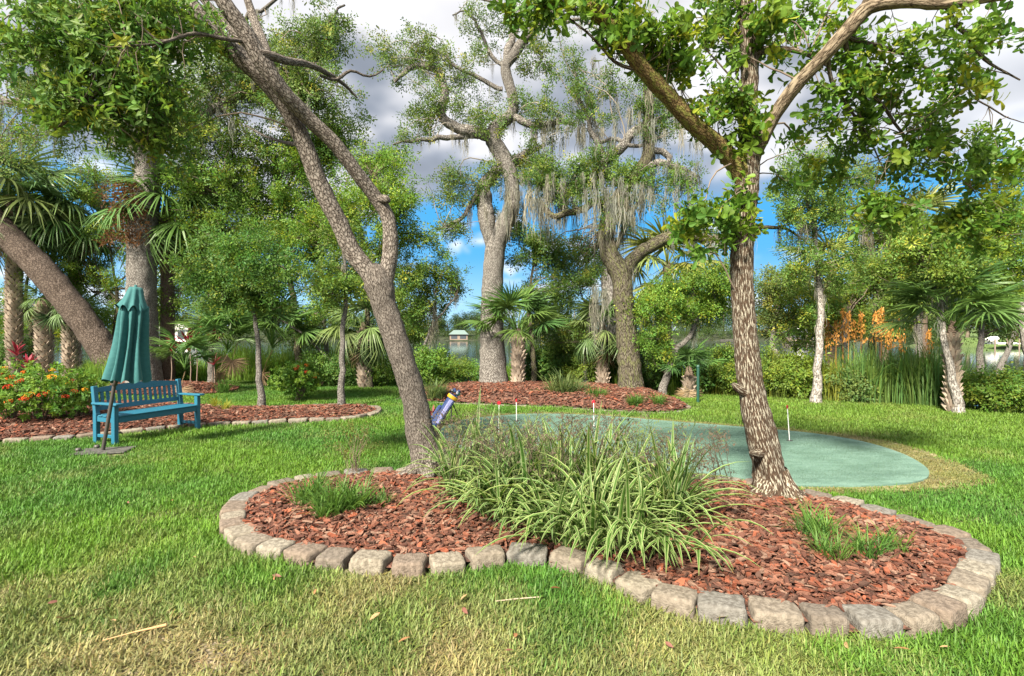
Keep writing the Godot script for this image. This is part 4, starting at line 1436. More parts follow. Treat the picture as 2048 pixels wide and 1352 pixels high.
	t = start_tree("live_oak", "dark mossy live oak forking low, one thick limb arching towards the twisted oak", "tree", b, "mossy live oaks on the bank")
	limb(t, "trunk", [[1264, 815, d, 0.38], [1262, 780, d, 0.32], [1256, 700, d, 0.275], [1249, 620, d, 0.26], [1245, 565, d, 0.27], [1238, 540, d, 0.29], [1220, 510, d, 0.25], [1212, 475, d, 0.22], [1220, 435, d, 0.2], [1245, 385, d, 0.19], [1272, 350, d, 0.18], [1294, 315, d, 0.16], [1299, 270, d, 0.15], [1296, 200, d, 0.14], [1300, 120, d, 0.11], [1310, 40, d, 0.07]], M.darkbark, 14, 0.14, {"flare": 0.25, "flare_fall": 1.4, "amp": 0.12, "lobes": 5, "lobe_amp": 0.04, "tile": 0.7, "wobble": 0.03})
	limb(t, "limb", [[1244, 570, d, 0.16], [1258, 530, d - 0.05, 0.19], [1290, 499, d - 0.1, 0.18], [1335, 476, d - 0.2, 0.165], [1381, 472, d - 0.3, 0.14], [1430, 478, d - 0.4, 0.1], [1480, 460, d - 0.4, 0.06], [1560, 455, d - 0.4, 0.045], [1600, 475, d - 0.4, 0.02]], M.darkbark, 12, 0.12, {"amp": 0.12, "wobble": 0.03, "tile": 0.6})
	limb(t, "limb", [[1228, 505, d, 0.08], [1243, 470, d, 0.08], [1255, 440, d, 0.07], [1280, 400, d, 0.05]], M.darkbark, 7, 0.12, {"amp": 0.1, "wobble": 0.03})
	limb(t, "limb", [[1286, 335, d, 0.1], [1319, 325, d - 0.1, 0.1], [1342, 333, d - 0.2, 0.09], [1372, 340, d - 0.3, 0.05], [1400, 355, d - 0.3, 0.02]], M.greybark, 8, 0.12, {"amp": 0.12, "wobble": 0.05})
	limb(t, "limb", [[1299, 300, d, 0.09], [1325, 303, d, 0.09], [1340, 316, d, 0.08], [1334, 328, d, 0.04]], M.greybark, 8, 0.1, {"amp": 0.12, "wobble": 0.04})
	limb(t, "limb", [[1225, 450, d, 0.09], [1195, 402, d + 0.2, 0.1], [1165, 420, d + 0.2, 0.1], [1133, 424, d + 0.2, 0.1], [1107, 434, d + 0.2, 0.09], [1090, 415, d + 0.2, 0.08], [1080, 400, d + 0.2, 0.05], [1060, 395, d + 0.2, 0.02]], M.darkbark, 8, 0.1, {"amp": 0.12, "wobble": 0.05})
	limb(t, "limb", [[1250, 375, d + 0.3, 0.09], [1205, 350, d + 0.3, 0.1], [1165, 366, d + 0.3, 0.08], [1120, 372, d + 0.3, 0.05], [1080, 380, d + 0.3, 0.02]], M.greybark, 8, 0.12, {"amp": 0.12, "wobble": 0.06})
	limb(t, "limb", [[1205, 350, d + 0.3, 0.12], [1209, 318, d + 0.3, 0.16], [1236, 303, d + 0.2, 0.14], [1257, 276, d + 0.2, 0.13], [1284, 252, d + 0.2, 0.12], [1330, 235, d + 0.2, 0.08], [1380, 215, d + 0.2, 0.04]], M.greybark, 10, 0.1, {"amp": 0.14, "wobble": 0.05})
	limb(t, "limb", [[1210, 318, d + 0.3, 0.08], [1195, 282, d + 0.2, 0.08], [1180, 258, d + 0.2, 0.07], [1168, 215, d + 0.2, 0.04], [1150, 180, d + 0.2, 0.02]], M.greybark, 8, 0.1, {"amp": 0.12, "wobble": 0.05})
	limb(t, "limb", [[1200, 284, d + 0.2, 0.05], [1230, 278, d + 0.2, 0.06], [1254, 290, d + 0.1, 0.06], [1291, 288, d + 0.1, 0.05], [1330, 270, d, 0.03]], M.greybark, 8, 0.1, {"amp": 0.12, "wobble": 0.04})
	grow(t, [[1110, 350, d, 70, 40, 0.7, 27], [1185, 335, d, 60, 35, 0.7, 24], [1150, 385, d, 80, 30, 0.6, 19], [1255, 365, d - 0.2, 60, 40, 0.6, 19], [1235, 430, d - 0.2, 45, 40, 0.5, 14], [1350, 380, d - 0.2, 70, 45, 0.7, 19], [1340, 250, d, 80, 50, 0.8, 21], [1390, 440, d - 0.3, 60, 40, 0.6, 12], [1180, 210, d, 60, 50, 0.7, 11], [1300, 140, d, 90, 70, 0.9, 19], [1140, 120, d, 70, 70, 0.9, 15], [1240, 200, d, 50, 60, 0.7, 9]], {"mesh": SP.small, "color": Color(0.11, 0.195, 0.045), "per": 10, "size": 0.8, "spread": 0.15, "reach": 3.0, "thick": 0.2, "twig_color": Color(0.2, 0.18, 0.15)})
	hang_moss(t, 150, 0.35, 1.1, [[1130, 385, d - 0.1, 90, 45, 53, 0.4, 1.3], [1255, 395, d - 0.3, 42, 45, 53, 0.5, 1.2], [1350, 330, d - 0.2, 55, 80, 29, 0.4, 1.2], [1240, 230, d, 90, 60, 22, 0.4, 1.1], [1400, 470, d - 0.3, 60, 12, 16, 0.3, 0.7], [1320, 200, d, 60, 90, 22, 0.5, 1.2]], -99, 99, 0.34)
	# the pale trunk behind it
	rng.seed = 1012
	t = start_tree("pale_tree", "pale slender trunk standing just behind the dark forked oak", "tree", gp(1232, 762))
	limb(t, "trunk", [[1238, 770, 19, 0.32], [1232, 680, 19, 0.27], [1222, 620, 19, 0.24], [1214, 560, 19, 0.22], [1216, 500, 19, 0.17], [1225, 440, 19, 0.1]], M.palebark, 10, 0.25, {"amp": 0.08})
	grow(t, [[1180, 545, 19.5, 60, 60, 1.0, 26], [1110, 560, 20.5, 70, 70, 1.2, 40]], {"mesh": SP.small, "color": Color(0.07, 0.13, 0.03), "per": 8, "size": 1.0, "spread": 0.2})
	# big trunk behind the bench, the leaning one beside it
	rng.seed = 1013
	b = gp(288, 772)
	d = -b.z
	t = start_tree("live_oak", "massive straight trunk behind the umbrella, capped with brown dry ferns", "tree", b, "mossy live oaks on the bank")
	limb(t, "trunk", [[290, 800, d, 0.588], [288, 760, d, 0.487], [285, 680, d, 0.445], [283, 580, d, 0.420], [284, 500, d, 0.420], [288, 430, d, 0.420], [296, 350, d, 0.386], [290, 270, d, 0.336], [270, 190, d, 0.286], [262, 100, d, 0.252], [240, 0, d, 0.210], [220, -120, d, 0.126]], M.greybark, 18, 0.16, {"flare": 0.2, "flare_fall": 1.4, "amp": 0.08, "lobes": 5, "lobe_amp": 0.03, "tile": 0.8})
	limb(t, "limb", [[290, 330, d, 0.2], [340, 270, d - 0.3, 0.2], [400, 230, d - 0.5, 0.17], [480, 190, d - 0.6, 0.13], [560, 140, d - 0.8, 0.09], [640, 60, d - 0.8, 0.05], [690, 10, d - 0.8, 0.03]], M.greybark, 10, 0.2, {"amp": 0.12, "wobble": 0.12})
	limb(t, "limb", [[285, 300, d, 0.2], [200, 250, d, 0.2], [110, 220, d, 0.16], [20, 200, d, 0.12], [-60, 170, d, 0.08]], M.greybark, 10, 0.2, {"amp": 0.12, "wobble": 0.12})
	limb(t, "limb", [[268, 180, d, 0.15], [340, 110, d, 0.14], [420, 60, d, 0.1], [520, 20, d, 0.06], [600, -30, d, 0.04]], M.greybark, 10, 0.2, {"amp": 0.12, "wobble": 0.12})
	grow(t, [[120, 190, d, 150, 120, 1.6, 65], [330, 260, d - 0.3, 130, 80, 1.4, 65], [430, 170, d - 0.5, 120, 90, 1.4, 65], [560, 120, d - 0.8, 100, 80, 1.2, 43], [650, 60, d - 0.8, 60, 70, 1.0, 29], [600, 220, d - 0.7, 80, 60, 1.0, 29], [660, 190, d - 0.7, 55, 60, 0.9, 24], [200, 60, d, 200, 80, 1.6, 50], [20, 320, d, 110, 60, 1.2, 17], [470, 300, d - 0.3, 80, 60, 1.0, 22]], {"mesh": SP.small, "color": Color(0.13, 0.21, 0.06), "per": 12, "size": 1.0, "spread": 0.22, "reach": 4.0, "thick": 0.4})
	hang_moss(t, 70, 0.6, 1.6, [[250, 230, d - 0.6, 25, 30, 19, 0.8, 1.6], [500, 200, d - 0.6, 120, 70, 17, 0.5, 0.9], [60, 240, d, 90, 40, 19, 0.6, 1.2]], -99, 99, 0.25)
	var fern: Array[Transform3D] = []
	var ft := PackedColorArray()
	for i in 90:
		var a := rnd(0, TAU)
		var p := at(280 + rnd(-36, 30), 415 + rnd(-50, 70), d) + Vector3(0, 0, 0.55)
		fern.append(Transform3D(aim(Vector3(cos(a), -0.6, absf(sin(a))), rnd(0, TAU)).scaled(Vector3.ONE * rnd(0.8, 1.5)), p))
		ft.push_back(tinted(Color(0.16, 0.085, 0.055), 0.3, 0.1))
	multi("dry_ferns", SP.small[0], M.leaf, fern, ft, t)
	rng.seed = 1014
	b = gp(226, 752)
	d = -b.z
	t = start_tree("live_oak", "thick oak trunk leaning steeply away from the umbrella over the palms", "tree", b, "mossy live oaks on the bank")
	limb(t, "trunk", [[250, 790, d, 0.646], [228, 735, d, 0.547], [180, 660, d, 0.502], [130, 595, d, 0.502], [75, 530, d, 0.517], [20, 475, d, 0.471], [-40, 400, d, 0.380], [-120, 280, d, 0.266]], M.oakbig, 18, 0.2, {"amp": 0.09, "lobes": 4, "lobe_amp": 0.03, "tile": 0.9})
	grow(t, [[-60, 330, d, 120, 100, 2.0, 43], [30, 400, d + 1.5, 90, 50, 1.5, 14]], {"mesh": SP.small, "color": Color(0.06, 0.12, 0.027), "per": 9, "size": 1.2, "spread": 0.3, "reach": 5.0})

const MIDDLE := [
	["bushy_tree", "small dense round-crowned tree in the flower bed behind the bench", 523, 817, "greybark", 0.085, [[519, 760], [517, 700], [508, 620], [500, 560], [488, 500]], [[470, 560, 112, 69, 52], [520, 540, 94, 80, 40], [420, 580, 71, 46, 21], [480, 490, 94, 46, 25], [545, 590, 47, 46, 10]], 0.084, 0.179, 0.040, 0.8, 0],
	["thin_tree", "thin bare-stemmed tree at the tip of the flower bed", 681, 817, "greybark", 0.085, [[684, 740], [686, 660], [692, 600], [688, 520], [680, 450]], [[680, 560, 71, 57, 15], [640, 560, 47, 46, 8], [700, 500, 71, 57, 15]], 0.126, 0.218, 0.043, 0.8, 16],
	["bank_tree", "slim forked tree with light green leaves beyond the flower bed", 738, 776, "darkbark", 0.13, [[737, 700], [734, 640], [736, 560], [725, 480], [700, 400]], [[720, 430, 106, 69, 42], [790, 400, 59, 80, 32], [810, 490, 71, 34, 18], [650, 470, 83, 69, 32], [740, 330, 94, 57, 28]], 0.143, 0.258, 0.041, 1.0, 30],
	["bank_tree", "tall leafy tree with a hidden trunk between the bench and the leaning oak", 600, 768, "darkbark", 0.16, [[596, 700], [590, 620], [570, 500], [560, 400], [550, 300]], [[430, 380, 130, 92, 63], [560, 340, 118, 92, 70], [620, 430, 106, 80, 52], [520, 460, 118, 69, 50], [640, 290, 94, 69, 42], [390, 470, 83, 69, 28], [700, 250, 59, 46, 14]], 0.126, 0.235, 0.043, 1.05, 30],
	["leaning_sapling", "grey sapling leaning left through the reeds near the ixora", 690, 770, "greybark", 0.06, [[640, 700], [580, 650], [530, 630]], [[540, 610, 47, 29, 7]], 0.118, 0.218, 0.047, 0.7, 6],
	["leaning_sapling", "slanting sapling with a gnarled top seen past the leaning trunk", 830, 772, "greybark", 0.07, [[838, 720], [862, 660], [890, 620], [915, 588]], [[870, 570, 59, 57, 25], [820, 560, 59, 57, 21], [900, 530, 35, 34, 8], [840, 620, 59, 34, 11]], 0.126, 0.227, 0.047, 0.9, 40],
	["bank_tree", "slender dark tree close beside the cabbage palm", 1068, 779, "darkbark", 0.1, [[1066, 700], [1058, 620], [1062, 560], [1075, 480]], [[1080, 500, 59, 57, 18], [1130, 520, 71, 46, 18], [1040, 480, 59, 57, 13], [1120, 600, 71, 46, 15]], 0.104, 0.187, 0.042, 0.9, 14],
	["leaning_tree", "low leaning bushy tree behind the dwarf palmetto", 1326, 794, "greybark", 0.11, [[1338, 740], [1352, 700], [1385, 665], [1400, 620], [1430, 575], [1450, 530]], [[1370, 590, 94, 52, 53], [1430, 560, 59, 46, 25], [1320, 620, 71, 46, 28], [1440, 610, 53, 40, 17], [1300, 680, 47, 46, 13]], 0.126, 0.235, 0.041, 0.85, 26],
	["mossy_tree", "slim grey-trunked tree hung with moss beyond the right rim of the green", 1632, 806, "palebark", 0.115, [[1636, 740], [1640, 660], [1640, 590], [1634, 520], [1628, 430], [1620, 340]], [[1650, 610, 35, 29, 10], [1600, 420, 94, 69, 24], [1680, 430, 71, 57, 18], [1620, 340, 106, 69, 25], [1700, 540, 71, 46, 14], [1590, 520, 47, 46, 11]], 0.118, 0.212, 0.047, 0.8, 70],
	["leaning_birch", "whitish slender tree leaning in front of the broad palmetto", 1917, 826, "palebark", 0.1, [[1908, 770], [1893, 700], [1882, 630], [1878, 560], [1865, 500]], [[1850, 520, 71, 46, 21], [1900, 490, 71, 46, 21], [1920, 550, 59, 34, 13], [1820, 470, 59, 46, 13]], 0.143, 0.235, 0.047, 0.8, 10],
	["pale_tree", "pale grey tree at the picture edge with two crossing stems", 2066, 800, "palebark", 0.17, [[2058, 700], [2042, 600], [2026, 530], [2004, 470], [1992, 400], [1985, 300]], [[2000, 460, 59, 69, 28], [2030, 540, 59, 57, 24], [1990, 590, 47, 46, 13], [2030, 370, 47, 69, 18], [1960, 540, 47, 46, 11]], 0.143, 0.251, 0.037, 0.8, 14],
	["bank_tree", "leaning bare trunk over the blue water by the white jetty", 2002, 745, "greybark", 0.13, [[2020, 690], [2036, 640], [2050, 590]], [[2040, 600, 47, 34, 7]], 0.118, 0.204, 0.047, 0.9, 0],
	["bank_tree", "loose grey-green tree leaning over the lake past the twisted oak", 1570, 778, "palebark", 0.12, [[1560, 720], [1545, 690], [1550, 640], [1570, 590]], [[1560, 620, 71, 69, 28], [1530, 570, 71, 46, 20], [1600, 580, 59, 57, 18], [1700, 640, 59, 46, 21]], 0.168, 0.243, 0.078, 0.9, 12],
	["bank_tree", "tall mossy tree filling the gap above the cattails", 1740, 770, "darkbark", 0.15, [[1745, 690], [1752, 600], [1745, 500], [1735, 400]], [[1760, 480, 83, 69, 28], [1820, 430, 83, 80, 28], [1700, 380, 83, 69, 24], [1850, 600, 71, 46, 21], [1760, 640, 71, 46, 21]], 0.143, 0.218, 0.055, 1.0, 50],
	["bank_tree", "sparse young tree between the cabbage palm and the mossy oak", 1170, 778, "greybark", 0.07, [[1172, 700], [1180, 640], [1160, 580]], [[1160, 560, 59, 46, 14], [1190, 640, 47, 46, 10], [1130, 660, 59, 46, 13]], 0.118, 0.204, 0.047, 0.8, 26],
	["bank_tree", "yellow-green tree at the left picture edge behind the leaning trunk", 60, 744, "darkbark", 0.16, [[66, 680], [50, 600], [60, 540]], [[190, 560, 94, 80, 42], [90, 640, 106, 69, 42], [30, 620, 71, 69, 25], [200, 640, 71, 46, 21], [350, 560, 71, 69, 28], [360, 470, 71, 80, 25]], 0.143, 0.251, 0.037, 1.0, 10],
	["bank_tree", "pale green tree filling the gap between massive trunk and small round tree", 425, 768, "greybark", 0.13, [[420, 700], [425, 620], [415, 520]], [[420, 500, 106, 80, 35], [350, 600, 71, 57, 21], [480, 640, 71, 46, 17], [400, 420, 94, 57, 21]], 0.132, 0.236, 0.048, 1.0, 16],
	["bank_tree", "feathery tree behind the thin bare-stemmed tree", 650, 766, "greybark", 0.12, [[652, 700], [648, 620], [655, 540]], [[650, 610, 94, 69, 31], [720, 570, 83, 69, 25], [600, 660, 71, 46, 17], [640, 500, 83, 69, 24]], 0.126, 0.236, 0.046, 1.0, 26],
	["bank_tree", "light tree right behind the leaning oak's trunk", 795, 767, "greybark", 0.1, [[800, 700], [795, 640], [805, 570]], [[805, 640, 71, 52, 21], [780, 560, 71, 57, 21], [850, 660, 47, 46, 10]], 0.132, 0.230, 0.048, 0.9, 20],
	["bank_tree", "bushy tree in the gap between young cabbage palm and reddish palm", 1122, 766, "darkbark", 0.1, [[1120, 700], [1125, 640]], [[1120, 660, 77, 63, 28], [1105, 600, 71, 57, 18], [1165, 700, 59, 46, 14]], 0.102, 0.196, 0.038, 0.9, 10],
	["bank_tree", "yellow-green tree low behind the slim mossy trunk", 1690, 786, "greybark", 0.1, [[1688, 700], [1695, 620]], [[1690, 620, 71, 52, 22], [1740, 570, 71, 52, 20], [1620, 600, 59, 46, 14], [1590, 660, 59, 46, 14]], 0.156, 0.247, 0.048, 0.85, 16],
	["bank_tree", "loose bright tree above the broad palmetto", 1835, 790, "greybark", 0.11, [[1838, 700], [1830, 620], [1835, 540]], [[1830, 550, 83, 69, 28], [1780, 530, 71, 57, 20], [1880, 480, 83, 69, 25], [1800, 620, 59, 46, 11]], 0.144, 0.236, 0.050, 0.9, 20],
	["bank_tree", "full green tree between the whitish leaning tree and the picture edge", 1962, 792, "greybark", 0.11, [[1960, 700], [1965, 620], [1955, 520]], [[1960, 590, 71, 57, 28], [2035, 620, 59, 57, 18], [1935, 500, 83, 69, 27], [2010, 430, 71, 69, 21]], 0.144, 0.241, 0.043, 0.9, 12],
	["bank_tree", "tree of small light leaves behind the tall smooth-trunked palm", 230, 745, "darkbark", 0.14, [[228, 680], [235, 600], [220, 500]], [[60, 380, 130, 80, 31], [190, 350, 106, 69, 22], [190, 500, 118, 80, 35], [330, 640, 59, 57, 17], [120, 560, 94, 69, 25], [390, 530, 71, 69, 21]], 0.138, 0.241, 0.043, 1.1, 10],
]

func make_middle_trees() -> void:
	rng.seed = 1020
	var i := 0
	for q in MIDDLE:
		var b := gp(q[2], q[3])
		var d := -b.z
		if d > bank_depth(b.x) + 0.5:
			b.y = ground_y(b.x, b.z)
		var t := start_tree(q[0], q[1], "tree", b, "slender trees along the bank")
		var l := [[q[2], q[3] + 14, d, q[5] * 1.25], [q[2], q[3] - 12, d, q[5]]]
		var n: int = q[6].size()
		for j in n:
			l.append([q[6][j][0], q[6][j][1], d + 0.1 * j, q[5] * lerpf(0.92, 0.25, float(j + 1) / n)])
		limb(t, "trunk", l, M[q[4]], 9, 0.15, {"amp": 0.1, "wobble": 0.04, "flare": 0.3, "flare_fall": 3.0, "tile": 0.5})
		var blobs := []
		for c in q[7]:
			blobs.append([c[0], c[1], d + rnd(-0.4, 0.6), c[2], c[3], (c[2] + c[3]) * 0.5 * d / FOC * 0.8, c[4]])
			if c[4] > 20:   # a limb into each larger clump
				var e := at(c[0], c[1] + c[3] * 0.3, d)
				var k := bones[clampi(int(bones.size() * rnd(0.45, 0.9)), 0, bones.size() - 1)]
				limb(t, "branch", [[k, q[5] * 0.4], [k.lerp(e, 0.5) + Vector3(0, 0.15, 0) + rdir() * 0.15, q[5] * 0.3], [e, q[5] * 0.14]], M[q[4]], 6, 0.2, {"wobble": 0.05})
		grow(t, blobs, {"mesh": SP.small, "color": Color(q[8], q[9], q[10]), "per": 12, "size": q[11], "spread": 0.2, "reach": 4.0, "yellow": 0.12})
		if q[12] > 0:
			hang_moss(t, q[12], 0.3, 1.0)
		i += 1

# [called, label, px, py of the base, height px of the crown's heart, frond size, fronds, dead fronds, trunk kind]
const PALMS := [
	["cabbage_palm", "young cabbage palm with criss-cross boots in front of the tall live oak", 1036, 781, 668, 1.08, 20, 0, "boots", 0.165, "fresh"],
	["cabbage_palm", "reddish-booted palm draped in moss left of the dark forked oak", 1206, 781, 655, 0.85, 12, 8, "boots", 0.14, "dull"],
	["dwarf_palmetto", "dwarf palmetto on a short leaning stub by the green post", 1378, 795, 745, 0.58, 11, 4, "boots", 0.13, "fresh"],
	["broad_palmetto", "broad fan palm spreading its fronds behind the whitish leaning tree", 1905, 824, 655, 0.98, 22, 0, "boots", 0.10, "fresh"],
	["cabbage_palm", "shaggy palm with drooping fronds past the flower bed's tip", 728, 776, 655, 0.95, 20, 6, "boots", 0.15, "dull"],
	["cabbage_palm", "tall palm whose crown meets the massive trunk behind the umbrella", 335, 767, 425, 1.6, 24, 5, "smooth", 0.22, "fresh"],
	["cabbage_palm", "palm hanging long fronds in from the picture edge by the leaning trunk", 28, 748, 400, 2.1, 26, 4, "boots", 0.24, "dull"],
	["cabbage_palm", "squat palm with wide arching fans between the leaning trunk and the massive trunk", 150, 744, 440, 1.55, 22, 3, "boots", 0.2, "fresh"],
	["cabbage_palm", "booted palm trunk beside the red cordylines on the lawn's far side", 88, 749, 605, 0.8, 9, 2, "boots", 0.27, "dull"],
	["cabbage_palm", "second booted palm trunk under the leaning oak trunk", 140, 750, 615, 0.7, 9, 2, "boots", 0.22, "dull"],
	["cabbage_palm", "lakeside palm rising above the rusty flower stalks", 1768, 740, 585, 1.5, 20, 5, "smooth", 0.2, "yellow"],
	["cabbage_palm", "lakeside palm behind the slim moss-hung tree", 1664, 745, 545, 1.6, 18, 6, "smooth", 0.19, "yellow"],
	["cabbage_palm", "distant palm crown showing over the arching mossy limb", 1335, 735, 530, 2.2, 20, 5, "smooth", 0.22, "yellow"],
	["cabbage_palm", "distant bare palm trunk behind the broad palmetto", 1846, 735, 470, 2.0, 16, 5, "smooth", 0.2, "yellow"],
	["dwarf_palmetto", "palmetto clump in bright mulch just behind the bench's armrest", 370, 790, 735, 0.72, 11, 1, "none", 0.1, "fresh"],
	["dwarf_palmetto", "palmetto between the red cordylines and the thin bushy tree", 455, 776, 700, 0.95, 13, 1, "none", 0.1, "fresh"],
	["dwarf_palmetto", "upright palmetto right behind the small round-crowned tree", 545, 772, 690, 1.15, 14, 1, "none", 0.1, "fresh"],
	["dwarf_palmetto", "tall palmetto with stiff upright fans among the reeds", 480, 770, 665, 1.1, 12, 1, "none", 0.1, "fresh"],
	["dwarf_palmetto", "grey-green palmetto on the water's edge past the twisted oak", 1592, 770, 700, 1.0, 12, 1, "none", 0.1, "yellow"],
]

func make_palms() -> void:
	rng.seed = 1030
	for q in PALMS:
		var b := gp(q[2], q[3])
		if -b.z > bank_depth(b.x) + 0.3:
			b.y = ground_y(b.x, b.z)
		var c := at(q[2], q[4], -b.z)
		var col := Color(0.085, 0.165, 0.042)
		if q[10] == "dull":
			col = Color(0.11, 0.175, 0.062)
		elif q[10] == "yellow":
			col = Color(0.18, 0.215, 0.055)
		var t := thing(q[0], q[1], "palm", b, "palms and palmettos along the bank")
		if q[8] != "none":
			var mb := MB.new()
			var r: float = q[9]
			mb.tube(PackedVector3Array([b - Vector3(0, 0.25, 0), b + Vector3(0, 0.15, 0), b.lerp(c, 0.5), c - Vector3(0, 0.1, 0), c + Vector3(0, 0.15, 0)]), PackedFloat32Array([r * 1.25, r * 1.08, r * 0.95, r, r * 0.5]), 12, Color.WHITE, wob, 0.06)
			put("trunk", mb.build(true), M.palmbark, t)
			if q[8] == "boots":
				var n := maxi(5, int(b.distance_to(c) / 0.13))
				var boot := put("cut_boots", boots(b, c - Vector3(0, 0.15, 0), r, n, 9, 0.09), M.boot, t)
				boot.set_meta("kind", "stuff")
		var low: float = -0.95 if q[8] != "none" else 0.55
		if q[2] in [1036, 1905, 1378]:
			low = 0.3
		palm(t, c, q[6], q[5], col, low, 1.4, q[7], "fan_long" if q[2] in [1036, 1905, 1378] or q[8] == "none" else "fan")
		if q[1].contains("draped in moss"):
			bones.clear()
			hang_moss(t, 0, 0, 0, [[q[2] - 6, 600, -b.z - 0.4, 14, 30, 16, 0.8, 1.6]])

# ---------------------------------------------------------------- beds and bank plants
func make_flax_lily() -> void:
	rng.seed = 1040
	SP.flax = []
	for i in 8:
		var mb := MB.new()
		var g := rnd(0.8, 1.2)
		blade(mb, Vector3.ZERO, 0.0, 1.0, 0.046 if i < 5 else 0.036, [0.15, 0.3, 0.45, 0.6, 0.8, 0.2, 0.5, 0.95][i], [0.9, 1.5, 1.9, 1.6, 1.9, 0.5, 2.3, 1.2][i], 8, Color(0.095, 0.195, 0.038) * g, 0.35, Color(0.37, 0.44, 0.19) * g)
		SP.flax.append(mb.build())
	var t := thing("flax_lily", "big clump of cream-striped flax lily spilling over the paver border", "flax lily", gp(1130, 1040))
	var spots := []
	for i in 1700:
		var u := rnd(-1, 1)
		var px := 1125.0 + u * 235.0
		var mid := lerpf(1005.0, 1075.0, smoothstep(850, 1300, px))
		var py := mid + rnd(-1, 1) * 62.0 * sqrt(1.0 - u * u)
		var p := gp(px, py)
		if not inside(front_bed, Vector2(p.x, p.z)):
			continue
		p.y = bed_y(front_bed, Vector2(p.x, p.z), 0.07) - 0.02
		var n := patchy.get_noise_2d(p.x * 2.6 + 5.0, p.z * 2.6)
		if n < -0.2 or (px < 960.0 and rng.randf() < 0.5):
			continue
		var tall := 0.78 + 0.28 * n
		if py > mid + 25.0:
			tall *= 0.85
		var k := rng.randi_range(0, 7)
		var s := tall * rnd(0.62, 1.15)
		spots.append([Transform3D(Basis(Vector3.UP, rnd(0, TAU)).scaled(Vector3(s, s, s * 0.9 + 0.1)), p), k, -p.z])
	for i in 80:   # long leaves that hang over the stones towards the lawn
		var p := gp(rnd(1000, 1400), 1000)
		var line := lerpf(1075.0, 1145.0, smoothstep(1050, 1340, 1024.0 + p.x / -p.z * FOC))
		p = gp(1024.0 + p.x / -p.z * FOC, line + rnd(-20, 8))
		p.y = 0.12
		spots.append([Transform3D(Basis(Vector3.UP, -PI * 0.5 + rnd(-0.7, 0.7)).scaled(Vector3.ONE * rnd(0.5, 0.8)), p), [3, 4, 6, 7][rng.randi_range(0, 3)], -p.z])
	spots.sort_custom(func(a, b): return a[2] < b[2])
	var single := 0
	var rest := []
	for s in SP.flax.size():
		rest.append([[] as Array[Transform3D], PackedColorArray()])
	for s in spots:
		if single < 300:
			put("leaf", SP.flax[s[1]], M.leaf, t, s[0])
			single += 1
		else:
			rest[s[1]][0].append(s[0])
			rest[s[1]][1].push_back(tinted(Color(1, 1, 1), 0.2, 0.08))
	for k in rest.size():
		multi("leaves", SP.flax[k], M.leaf, rest[k][0], rest[k][1], t)
	# airy dark seed stalks over the clump
	var mb := MB.new()
	for i in 190:
		var px := rnd(885, 1450)
		var top := at(px, rnd(822, 905) + (20.0 if px > 1300 else 0.0), 5.2 + rnd(-0.7, 0.7))
		var foot := top + Vector3(rnd(-0.25, 0.25), -rnd(0.4, 0.66), rnd(-0.1, 0.2))
		var k := Color(0.065, 0.052, 0.036) * rnd(0.7, 1.5) if rng.randf() < 0.75 else Color(0.085, 0.115, 0.04)
		mb.tube(PackedVector3Array([foot, foot.lerp(top, 0.55) + Vector3(rnd(-0.03, 0.03), 0, 0), top]), PackedFloat32Array([0.0036, 0.003, 0.002]), 3, k, null, 0, 0, 0, 0, 0.6, false)
		for j in 7:
			var a := foot.lerp(top, rnd(0.5, 1.0))
			var e := a + Vector3(rnd(-0.16, 0.16), rnd(0.0, 0.08), rnd(-0.12, 0.12))
			mb.tube(PackedVector3Array([a, a.lerp(e, 0.6) + Vector3(0, 0.025, 0), e, e + (e - a) * 0.15 - Vector3(0, 0.03, 0)]), PackedFloat32Array([0.0024, 0.002, 0.0017, 0.0015]), 3, k, null, 0, 0, 0, 0, 0.6, false)
			for m in 3:
				var s := a.lerp(e, rnd(0.5, 1.05)) - Vector3(0, 0.008, 0)
				mb.quad(s, s + Vector3(0.006, -0.009, 0.003), s + Vector3(0, -0.026, 0), s + Vector3(-0.006, -0.009, -0.003), k * 1.1)
	put("seed_stalks", mb.build(), M.twig, t).set_meta("kind", "stuff")

